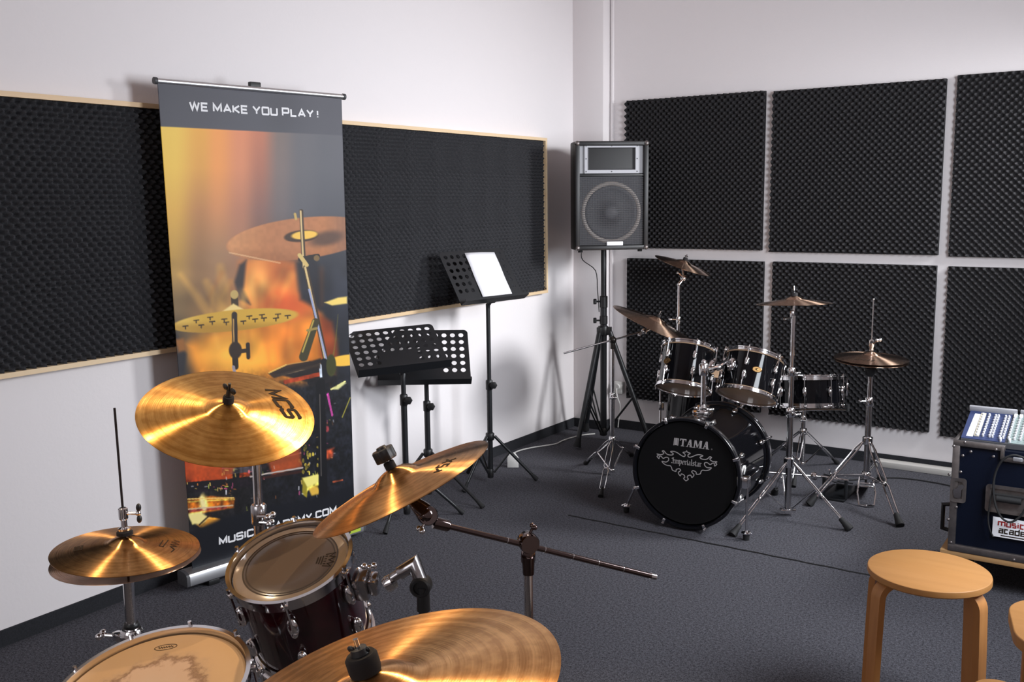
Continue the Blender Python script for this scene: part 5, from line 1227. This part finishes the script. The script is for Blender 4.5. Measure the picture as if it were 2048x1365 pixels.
def sq_stool(label, c, zt, half, rot, rad, leg_r):
    root = thing('stool', label, 'stool', c)
    sh = rr(-half, -half, half, half, rad)
    Mq = Matrix.Translation((c[0], c[1], zt - .030)) @ Matrix.Rotation(rot, 4, 'Z')
    t = bmesh.new(); f = t.faces.new([t.verts.new((p[0], p[1], 0)) for p in arc(half - rad, half - rad, rad, rad, 0, 90, 12) + arc(-half + rad, half - rad, rad, rad, 90, 180, 12) + arc(-half + rad, -half + rad, rad, rad, 180, 270, 12) + arc(half - rad, -half + rad, rad, rad, 270, 360, 12)])
    r_ = bmesh.ops.extrude_face_region(t, geom=[f]); bmesh.ops.translate(t, verts=[g for g in r_['geom'] if isinstance(g, bmesh.types.BMVert)], vec=(0, 0, .03))
    bmesh.ops.recalc_face_normals(t, faces=t.faces); bmesh.ops.remove_doubles(t, verts=t.verts, dist=1e-5)
    top_e = [e for e in t.edges if all(abs(v.co.z - .03) < 1e-6 for v in e.verts)]; bmesh.ops.bevel(t, geom=top_e, offset=.004, segments=3, profile=.5, affect='EDGES')
    bmesh.ops.transform(t, matrix=Mq, verts=t.verts); b = MB(); b._merge(t); b.build('seat', M_BIRCH, root)
    for k in range(4):
        a = rot + PI / 4 + k * PI / 2; p = V((c[0] + math.cos(a) * leg_r, c[1] + math.sin(a) * leg_r, 0))
        MB().box((0, 0, (zt - .031) / 2 + .0005), (.036, .036, zt - .032), Matrix.Translation(p) @ Matrix.Rotation(rot, 4, 'Z'), .004).build('leg', M_BIRCHE, root)
    return root
sq_stool('wooden stool at the right picture edge, only the rounded left end of its seat showing', (3.225, -2.905, 0), .452, .180, math.radians(12), .120, .165)
sq_stool('nearest wooden stool, only one rounded seat corner rising over the bottom edge', (3.150, -3.530, 0), .452, .185, math.radians(-22), .05, .19)

# ------------------------------------------------------------------ wine-red kit in the foreground
def radial_head(name, stops, rough=.25, noise=.0):
    """drum head colour by distance from its centre"""
    m, nt, b, L = nmat(name); tc = nt.nodes.new('ShaderNodeTexCoord'); sx = nt.nodes.new('ShaderNodeSeparateXYZ'); cb = nt.nodes.new('ShaderNodeCombineXYZ'); ln = nt.nodes.new('ShaderNodeVectorMath'); ln.operation = 'LENGTH'
    L.new(tc.outputs['Object'], sx.inputs[0]); L.new(sx.outputs['X'], cb.inputs['X']); L.new(sx.outputs['Y'], cb.inputs['Y']); L.new(cb.outputs[0], ln.inputs[0])
    mu = nt.nodes.new('ShaderNodeMath'); mu.operation = 'MULTIPLY'; mu.inputs[1].default_value = 5.0; L.new(ln.outputs['Value'], mu.inputs[0])
    r = nt.nodes.new('ShaderNodeValToRGB'); r.color_ramp.elements[0].position = stops[0][0] * 5; r.color_ramp.elements[0].color = (*stops[0][1], 1); r.color_ramp.elements[1].position = stops[-1][0] * 5; r.color_ramp.elements[1].color = (*stops[-1][1], 1)
    for p, c in stops[1:-1]: e = r.color_ramp.elements.new(p * 5); e.color = (*c, 1)
    if noise:
        n = nt.nodes.new('ShaderNodeTexNoise'); n.inputs['Scale'].default_value = 26; n.inputs['Detail'].default_value = 8; n.inputs['Roughness'].default_value = .68; L.new(tc.outputs['Object'], n.inputs['Vector'])
        s2 = nt.nodes.new('ShaderNodeMath'); s2.operation = 'SUBTRACT'; s2.inputs[1].default_value = .5; L.new(n.outputs['Fac'], s2.inputs[0])
        m2 = nt.nodes.new('ShaderNodeMath'); m2.operation = 'MULTIPLY'; m2.inputs[1].default_value = noise; L.new(s2.outputs[0], m2.inputs[0])
        a2 = nt.nodes.new('ShaderNodeMath'); a2.operation = 'ADD'; L.new(mu.outputs[0], a2.inputs[0]); L.new(m2.outputs[0], a2.inputs[1]); L.new(a2.outputs[0], r.inputs[0])
    else: L.new(mu.outputs[0], r.inputs[0])
    L.new(r.outputs[0], b.inputs['Base Color']); b.inputs['Roughness'].default_value = rough
    return m
# tom
tC = V((1.799, -4.247, .782)); tN = V((.074, -.348, .935)).normalized(); tL = .215
tmr = thing('tom_drum', 'small wine-red tom in front of the banner, smoked head with a double ring', 'tom drum', M=FR(tC - tN * (tL + .012), tN))
M_TOMH = radial_head('smoked_two_ply_head', [(0, (.095, .068, .052)), (.1005, (.095, .068, .052)), (.1015, (.27, .20, .14)), (.12, (.27, .20, .14))], .16)
th_ = make_drum(tmr, .1255, tL, M_WINE, M_CHROME, 6, M_TOMH, M_HEADT, a0=math.radians(-51), hoop_w=.028, lug_s=1.0)
b = MB()
for r_, w_ in ((.103, .0034), (.0965, .0026)): b.ribbon([(r_ * math.cos(2 * PI * k / 72), r_ * math.sin(2 * PI * k / 72)) for k in range(72)], w_, closed=True, z=tL + .0019)
b.build('printed_rings', mat('brown_ring_ink', (.030, .018, .012), .3), th_, local=True, recalc=False)
b = MB(); Mc = Matrix.Translation((.072, .038, tL + .0021)) @ Matrix.Rotation(math.radians(-62), 4, 'Z')
b.ribbon([(-.018, -.006), (-.022, .014), (-.012, .004), (-.008, .017), (0, .005), (.008, .017), (.012, .004), (.022, .014), (.018, -.006)], .0026, Mc)
for k in range(3): b.ribbon([(-.014 + .002 * k, -.010 - k * .0055), (.014 - .002 * k, -.010 - k * .0055)], .003, Mc)
for k in range(4): b.ribbon([(-.012 + .008 * k, -.006), (-.012 + .008 * k, -.0005)], .003, Mc)
b.build('crown_print', M_INK, th_, local=True, recalc=False)
# tom stand with its L-arm
a_ = math.radians(24.7); Mt = MW[tmr.name]
bp_ = Mt @ V((.128 * math.cos(a_), .128 * math.sin(a_), tL * .70)); bd_ = (Mt.to_3x3() @ V((math.cos(a_), math.sin(a_), 0))).normalized()
Mb_ = FR(bp_ + bd_ * .012, bd_, alt=tN)
MB().box((0, 0, .008), (.06, .05, .034), Mb_, .008).box((0, 0, .035), (.042, .04, .022), Mb_, .008).build('mount_bracket', M_CHROMED, tmr)
wing_bolt(tmr, bp_ + bd_ * .04 + tN * .018, tN + bd_ * .2, M_CHROME, 1.0)
tsb = V((2.052, -4.105, 0)); ts = thing('tom_stand', 'chrome tom stand whose L-arm holds the wine-red tom', 'drum stand', tsb)
el = V((2.030, -4.105, .772)); jn = V((2.046, -4.104, .738)); e0 = bp_ + bd_ * .069
MB().tube([e0, el + (e0 - el).normalized() * .02], .0105, 14).build('l_rod', M_CHROMED, ts); Mc_ = FR(e0 + bd_ * .012, (el - e0))
MB().lathe([(0, -.008), (.017, -.008), (.018, 0), (.017, .010), (0, .010)], Mc_, 18).build('memory_lock', M_CHROME, ts)
MB().tube([el + (e0 - el).normalized() * .04, el, jn], .0145, 14).ball(el, .0146).build('l_elbow', M_CHROMED, ts)
vd = (V((3.327, -5.628, 1.54)) - jn); vd.z = 0; vd.normalize(); vd = (vd + V((-.25, 0, 0))).normalized()
MB().lathe([(0, -.016), (.021, -.016), (.0225, -.012), (.0225, .014), (.019, .018), (.014, .018), (.013, .012), (0, .012)], FR(jn + V((0, 0, -.012)), vd), 28).build('ratchet_joint', M_PLAST, ts)
MB().cyl((tsb.x, tsb.y, .725), (tsb.x, tsb.y, .672), .0135, .0145, 18).build('socket', M_PLAST, ts)
MB().cyl((tsb.x, tsb.y, .40), (tsb.x, tsb.y, .69), .0105, seg=16).build('upper_tube', M_PLAST, ts); MB().cyl((tsb.x, tsb.y, .06), (tsb.x, tsb.y, .42), .0135, seg=16).build('lower_tube', M_CHROME, ts)
collar(ts, tsb + V((0, 0, .395)), .04, .019, M_CHROME); collar(ts, tsb + V((0, 0, .21)), .04, .02, M_CHROME, 'leg_collar')
tripod(ts, (tsb.x, tsb.y), .23, .08, [(tsb.x - .28, tsb.y + .05), (tsb.x + .02, tsb.y - .29), (tsb.x + .03, tsb.y + .28)], M_CHROME, .5, .009, .004)
# snare
sC = V((1.796, -4.603, .644)); sN = V((.026, -.215, .976)).normalized(); sL = .14
M_SNH = radial_head('worn_coated_head', [(0, (.46, .32, .22)), (.075, (.47, .31, .20)), (.088, (.20, .105, .05)), (.104, (.42, .265, .14)), (.118, (.46, .285, .14)), (.18, (.48, .30, .145))], .5, noise=.55)
snf = thing('snare_drum', 'wine-red snare drum with worn cream head in the near left corner', 'snare drum', M=FR(sC - sN * (sL + .010), sN))
sh_ = make_drum(snf, .1755, sL, M_WINE, M_CHROME, 10, M_SNH, M_HEADT, long_lug=True, a0=math.radians(10), hoop_w=.026)
b = MB(); Mo = Matrix.Translation((-.086, .102, sL + .0021)) @ Matrix.Rotation(math.radians(38), 4, 'Z')
b.ribbon([(.0225 * math.cos(2 * PI * k / 36), .0085 * math.sin(2 * PI * k / 36)) for k in range(36)], .0012, Mo, closed=True)
b.ribbon([(-.015 + .0015 * k, .0028 * math.sin(k * 1.9)) for k in range(21)], .0013, Mo); b.build('oval_print', M_INK, sh_, local=True, recalc=False)
sst = thing('snare_stand', 'snare stand under the wine-red snare drum', 'drum stand', (sC.x, sC.y, 0)); sb = sC - sN * (sL + .037)
MB().cyl((sb.x, sb.y, .05), (sb.x, sb.y, sb.z - .10), .012, seg=14).build('tube', M_CHROME, sst)
for i in range(3):
    a = math.radians(55 + 120 * i); tip = sb + (FR((0, 0, 0), sN) @ V((math.cos(a) * .209, math.sin(a) * .209, 0)))
    MB().tube([(sb.x, sb.y, sb.z - .10), tip + sN * -.012, tip + sN * .03], .006, 8).build('basket_arm', M_CHROME, sst)
collar(sst, V((sb.x, sb.y, .24)), .04, .019, M_CHROME, 'leg_collar')
tripod(sst, (sb.x, sb.y), .26, .07, [(sb.x - .27, sb.y - .05), (sb.x + .17, sb.y - .24), (sb.x + .10, sb.y + .22)], M_CHROME, .5, .009, .004)
# hi-hat
hB = V((1.188, -4.235, 0)); hn = V((.050, .026, .998)); hc = V((1.188, -4.235, .676))
ha, hat = make_cymbal('hi_hat_cymbal', 'upper hi-hat cymbal of the near kit, with black printed marks', hc, hn, .178, M_BR_WARM, bell=.046, group='hi-hat pair of the near kit')
hfun = dict(h=.178 * .11, rb=.046, r=.178)
def on(root, pts_list, wd, hf, name='printed_logo', mt=None):
    b = MB()
    for s in pts_list: b.ribbon(s, wd)
    for v in b.b.verts:
        q = math.hypot(v.co.x, v.co.y); v.co.z = .0014 + hf['h'] * (1 - max(0, (q - hf['rb']) / (hf['r'] - hf['rb'])) ** 1.35)
    return b.build(name, mt or M_INK, root, local=True, recalc=False)
def tangent_strokes(ang, rad, strokes, s, flip=1):
    """strokes (x along the reading direction, y towards the letter tops) set at a polar place; tops outward, reading clockwise"""
    ca, sa = math.cos(ang), math.sin(ang); ex = (sa * flip, -ca * flip); ey = (ca * flip, sa * flip)
    return [[(rad * ca + (p[0] * ex[0] + p[1] * ey[0]) * s, rad * sa + (p[0] * ex[1] + p[1] * ey[1]) * s) for p in st_] for st_ in strokes]
zig = [[(-1 + .25 * k, (.45 if k % 2 else -.45)) for k in range(9)], [(-1, .55), (1, .55)], [(-1, -.5), (1, -.5)], [(-.8, 0), (.9, .05)]]
on(ha, tangent_strokes(math.radians(-127), .110, zig, .016), .0042, hfun)
on(ha, tangent_strokes(math.radians(44), .115, [[(-1.4, -.2), (-1, .5), (-.7, -.3), (-.3, .5), (0, -.3), (.4, .4), (.6, -.2), (1.2, .3), (2.0, .1)], [(-1.1, -.7), (.9, -.9)], [(-.9, -1.2), (.8, -1.3), (.9, -.8)]], .024), .0028, hfun)
hb2, hbt = make_cymbal('hi_hat_cymbal', 'lower hi-hat cymbal of the near kit, its dull rim showing below', V((1.1912, -4.2365, .6575)), (-.002, .003, -1), .180, M_BR_DIM, bell=.046, group='hi-hat pair of the near kit')
hst = thing('hi_hat_stand', 'chrome hi-hat stand of the near kit with thin black pull rod', 'hi-hat stand', hB)
MB().cyl((hB.x, hB.y, .10), (hB.x, hB.y, .475), .0165, seg=18).build('lower_tube', M_CHROME, hst); MB().cyl((hB.x, hB.y, .45), (hB.x, hB.y, .615), .0135, seg=18).build('upper_tube', M_CHROME, hst)
MB().lathe([(0, .594), (.016, .594), (.024, .606), (.026, .6205), (0, .6205)], Matrix.Translation(hB), 24).build('cymbal_seat', M_PLAST, hst)
rtp = V((1.170, -4.227, 1.04)); rb0 = V((1.1935, -4.2372, .59))
MB().cyl(rb0, rtp, .0030, seg=12).build('pull_rod', mat('dark_rod', (.06, .05, .05), .3, .8), hst)
pa = lambda z: rb0.lerp(rtp, (z - rb0.z) / (rtp.z - rb0.z)); rdn = (rtp - rb0)
MB().lathe([(.004, 0), (.020, 0), (.020, .008), (.016, .011), (.004, .011)], FR(pa(.716), rdn), 24, closed=True).build('felt', M_FELT, hst)
MB().lathe([(.004, .0), (.015, 0), (.0155, .005), (.008, .009), (.0075, .026), (.0115, .030), (.0115, .055), (.008, .058), (.004, .058)], FR(pa(.728), rdn), 24, closed=True).build('clutch', M_CHROME, hst)
cq = pa(.771); b = MB(); b.cyl(cq, cq + RV * .038, .0042, seg=10).ball(cq + RV * .038, .007); b.build('clutch_screw', M_CHROME, hst)
b = MB()
for s in (-1, 1): b.ball(cq + RV * .040 + V((0, 0, s * .015)), .0085, (.7, .8, 1.25))
b.build('wing_nut', M_PLAST, hst)
collar(hst, hB + V((0, 0, .468)), .014, .020, M_PLAST, 'memory_ring')
MB().lathe([(0, .430), (.026, .430), (.030, .436), (.030, .456), (.024, .466), (0, .466)], Matrix.Translation(hB), 24).box((-.028, -.02, .446), (.03, .022, .022), Matrix.Translation((hB.x, hB.y, 0)), .004).build('tube_clamp', M_CHROME, hst); wing_bolt(hst, hB + V((-.035, -.024, .447)), (-.83, -.5, .05), M_CHROME, 1.2)
collar(hst, hB + V((0, 0, .27)), .04, .026, M_CHROME, 'leg_collar')
for f in ((1.02, -4.00), (1.46, -4.15), (1.08, -4.52)): 
    d = V((f[0] - hB.x, f[1] - hB.y, 0)).normalized(); t = hB + d * .03 + V((0, 0, .285)); ftp = V((f[0], f[1], .006)); leg(hst, t, ftp, M_CHROME, .012, .005, .016); MB().tube([t.lerp(ftp, .5), hB + d * .015 + V((0, 0, .12))], .006, 8).build('brace', M_CHROME, hst)
# crash by the banner
aC = V((1.507, -4.155, 1.045)); aN = V((.357, -.150, .922)).normalized()
ca_, cat = make_cymbal('cymbal', 'brightly lit golden crash cymbal before the banner, black letters near its rim', aC, aN, .203, M_BR_HOT, bell=.052, h=.020, hb=.018, group='big cymbals of the near kit')
hA = dict(h=.020, rb=.052, r=.203)
mcs = []; x_ = 0
for ch in 'MCS':
    w_, ss_ = GL[ch]
    for s in ss_: mcs.append([(x_ + p[0] - 1.9 + .22 * p[1], p[1] - .5) for p in s])
    x_ += w_ + .30
on(ca_, tangent_strokes(math.radians(70), .138, mcs, .034), .0090, hA)
ast = thing('cymbal_stand', 'chrome stand of the golden crash cymbal, running down behind the tom', 'cymbal stand', (1.552, -4.113, 0)); ax, ay = 1.552, -4.113
MB().cyl((ax, ay, .05), (ax, ay, .80), .0135, seg=16).build('lower_tube', M_CHROMED, ast); MB().cyl((ax, ay, .78), (ax, ay, .965), .0105, seg=16).build('upper_tube', M_CHROME, ast)
collar(ast, (ax, ay, .775), .05, .0185, M_CHROMED); wing_bolt(ast, (ax + .01, ay - .012, .80), (.8, .2, .1), M_CHROME, 1.1); wing_bolt(ast, (ax + .012, ay - .01, .785), (.8, .3, 0), M_CHROME, .9)
au = aC - aN * .016; MB().ball((ax, ay, .972), .015).tube([(ax, ay, .972), V((ax, ay, .98)).lerp(au, .55), au], .008, 12).build('tilter', M_CHROME, ast)
collar(ast, (ax, ay, .22), .04, .019, M_CHROME, 'leg_collar')
tripod(ast, (ax, ay), .24, .08, [(1.47, -3.86), (1.40, -4.32), (1.80, -4.09)], M_CHROME, .5, .009, .004)
cymbal_top(ast, aC, aN, cat, M_PLAST, .012, .013, 1.0, .016)
# tilted crash on the boom
cC = V((2.027, -4.137, .949)); cN = V((-.378, -.212, .901)).normalized()
cc_, cct = make_cymbal('cymbal', 'steeply tilted cymbal on the boom arm, seen nearly edge-on over the tom', cC, cN, .203, M_BR_WARM, bell=.054, h=.024, hb=.020, group='big cymbals of the near kit')
on(cc_, tangent_strokes(math.radians(8), .130, [[(-1.2, .5), (-.4, -.5)], [(-1.2, -.5), (-.4, .5)], [(.5, .5), (0, .5), (0, 0), (.5, 0), (.5, -.5), (0, -.5)], [(.8, -.3), (1.4, .3)], [(1.2, .5), (1.5, -.2)]], .024), .0050, dict(h=.024, rb=.054, r=.203))
bst = thing('boom_cymbal_stand', 'chrome boom stand crossing the empty carpet in the middle foreground', 'cymbal stand', (2.217, -3.945, 0))
bx, by = 2.217, -3.945; tp = V((2.092, -4.098, .871)); pvt = V((2.215, -3.942, .802)); en = V((2.408, -3.713, .691))
M_DKCH = mat('smoky_chrome', (.15, .115, .11), .14, 1)
rdv = (en - tp).normalized(); bo = MB().cyl(tp, en, .0064, seg=16).build('boom_rod', M_DKCH, bst)
b = MB()
for t in (.30, .47, .60, .72, .84): q = tp.lerp(en, t); b.cyl(q, q + rdv * .0015, .0068, seg=16)
b.cyl(en - rdv * .012, en + rdv * .001, .0074, seg=16); b.build('scale_marks', M_CHROME, bo)
b = MB(); b.lathe([(0, -.010), (.0125, -.010), (.0125, .022), (.010, .026), (0, .026)], FR(tp, rdv), 20); b.build('rod_socket', M_DKCH, bst)
vdir = (V((3.327, -5.628, 1.54)) - tp).normalized(); tk = tp - rdv * .022 + V((0, 0, .012))
cu2 = cC - cN * .012
b = MB(); b.lathe([(0, -.014), (.019, -.014), (.021, -.010), (.021, .010), (.019, .014), (0, .014)], FR(tk, vdir), 24); b.ball(tk - rdv * .006, .019); b.lathe([(.006, -.020), (.020, -.012), (.010, .028), (.004, .035)], FR(tk.lerp(cu2, .35), cu2 - tk), 20); b.cyl(tk, cu2, .007, seg=12); b.build('tilter', M_DKCH, bst)
wing_bolt(bst, tk + vdir * .012 + V((0, 0, -.005)), V((-.3, -.5, -.8)), M_CHROME, .9)
MB().lathe([(.0, -.017), (.020, -.017), (.022, -.013), (.022, .013), (.020, .017), (0, .017)], FR(pvt + V((0, 0, .004)), (rdv.cross(V((0, 0, 1)))).normalized() * 1.0), 28).box((0, 0, -.028), (.026, .026, .034), Matrix.Translation(pvt), .006).build('boom_clamp', M_DKCH, bst)
wing_bolt(bst, pvt + V((0, 0, .016)), V((.3, .4, .9)), M_DKCH, .8)
MB().cyl((bx, by, .735), (bx, by, .775), .0125, .0145, 18).build('post_socket', M_DKCH, bst); MB().cyl((bx, by, .42), (bx, by, .76), .0105, seg=18).build('upper_tube', M_CHROME, bst); MB().cyl((bx, by, .06), (bx, by, .44), .0135, seg=18).build('lower_tube', M_CHROME, bst)
collar(bst, (bx, by, .42), .04, .019, M_CHROME); collar(bst, (bx, by, .20), .04, .02, M_CHROME, 'leg_collar')
tripod(bst, (bx, by), .22, .07, [(2.16, -3.63), (2.52, -3.86), (2.37, -4.21)], M_CHROME, .5, .009, .004)
cymbal_top(bst, cC, cN, cct, M_CHROME, .010, .012, .4, .002, M_PLAST, .045)
b = MB(); Mn = FR(cC + cN * (cct + .021), cN)
b.prism([((.0255 if k % 2 else .0215) * math.cos(PI * k / 8), (.0255 if k % 2 else .0215) * math.sin(PI * k / 8)) for k in range(16)], .026, Mn, .003); b.lathe([(0, .026), (.012, .026), (.010, .031), (0, .032)], Mn, 16)
b.build('knurled_nut', M_PLAST, bst)
# nearest ride
dC = V((2.495, -4.736, .880)); dN = V((-.205, -.158, .966)).normalized()
dd, ddt = make_cymbal('cymbal', 'nearest big ride cymbal, cut off by the bottom picture edge', dC, dN, .254, M_BR_WARM, bell=.068, h=.024, hb=.022, group='big cymbals of the near kit')
dst = thing('cymbal_stand', 'stand under the nearest ride cymbal, its wing nut showing at the bottom edge', 'cymbal stand', (2.51, -4.72, 0)); dx, dy = 2.51, -4.72
MB().cyl((dx, dy, .05), (dx, dy, .50), .0135, seg=16).build('lower_tube', M_CHROME, dst); MB().cyl((dx, dy, .48), (dx, dy, .835), .0105, seg=16).build('upper_tube', M_CHROME, dst)
collar(dst, (dx, dy, .475), .05, .0185, M_CHROME); du = dC - dN * .012; MB().ball((dx, dy, .84), .015).tube([(dx, dy, .84), du], .008, 12).build('tilter', M_CHROME, dst)
collar(dst, (dx, dy, .22), .04, .019, M_CHROME, 'leg_collar'); tripod(dst, (dx, dy), .24, .08, [(2.78, -4.60), (2.40, -4.44), (2.42, -5.0)], M_CHROME, .5, .009, .004)
MB().cyl(dC - dN * .01, dC + dN * (ddt + .050), .0036, seg=12).build('threaded_rod', M_CHROME, dst)
MB().lathe([(.004, ddt + .0015), (.021, ddt + .0015), (.022, ddt + .006), (.022, ddt + .024), (.019, ddt + .028), (.004, ddt + .028)], FR(dC, dN), 28, closed=True).build('felt', M_FELT, dst)
MB().lathe([(.004, ddt - .026), (.013, ddt - .026), (.013, ddt - .010), (.004, ddt - .007)], FR(dC, dN), 24, closed=True).build('felt', M_FELT, dst)
b = MB(); q = dC + dN * (ddt + .029); b.lathe([(.004, 0), (.013, 0), (.011, .008), (.004, .009)], FR(q, dN), 16, closed=True)
for s in (-1, 1): b.ball(q + RV * s * .010 + dN * .006, .006, (1.1, .5, .8), M=FR((0, 0, 0), dN))
b.build('wing_nut', M_PLAST, dst)
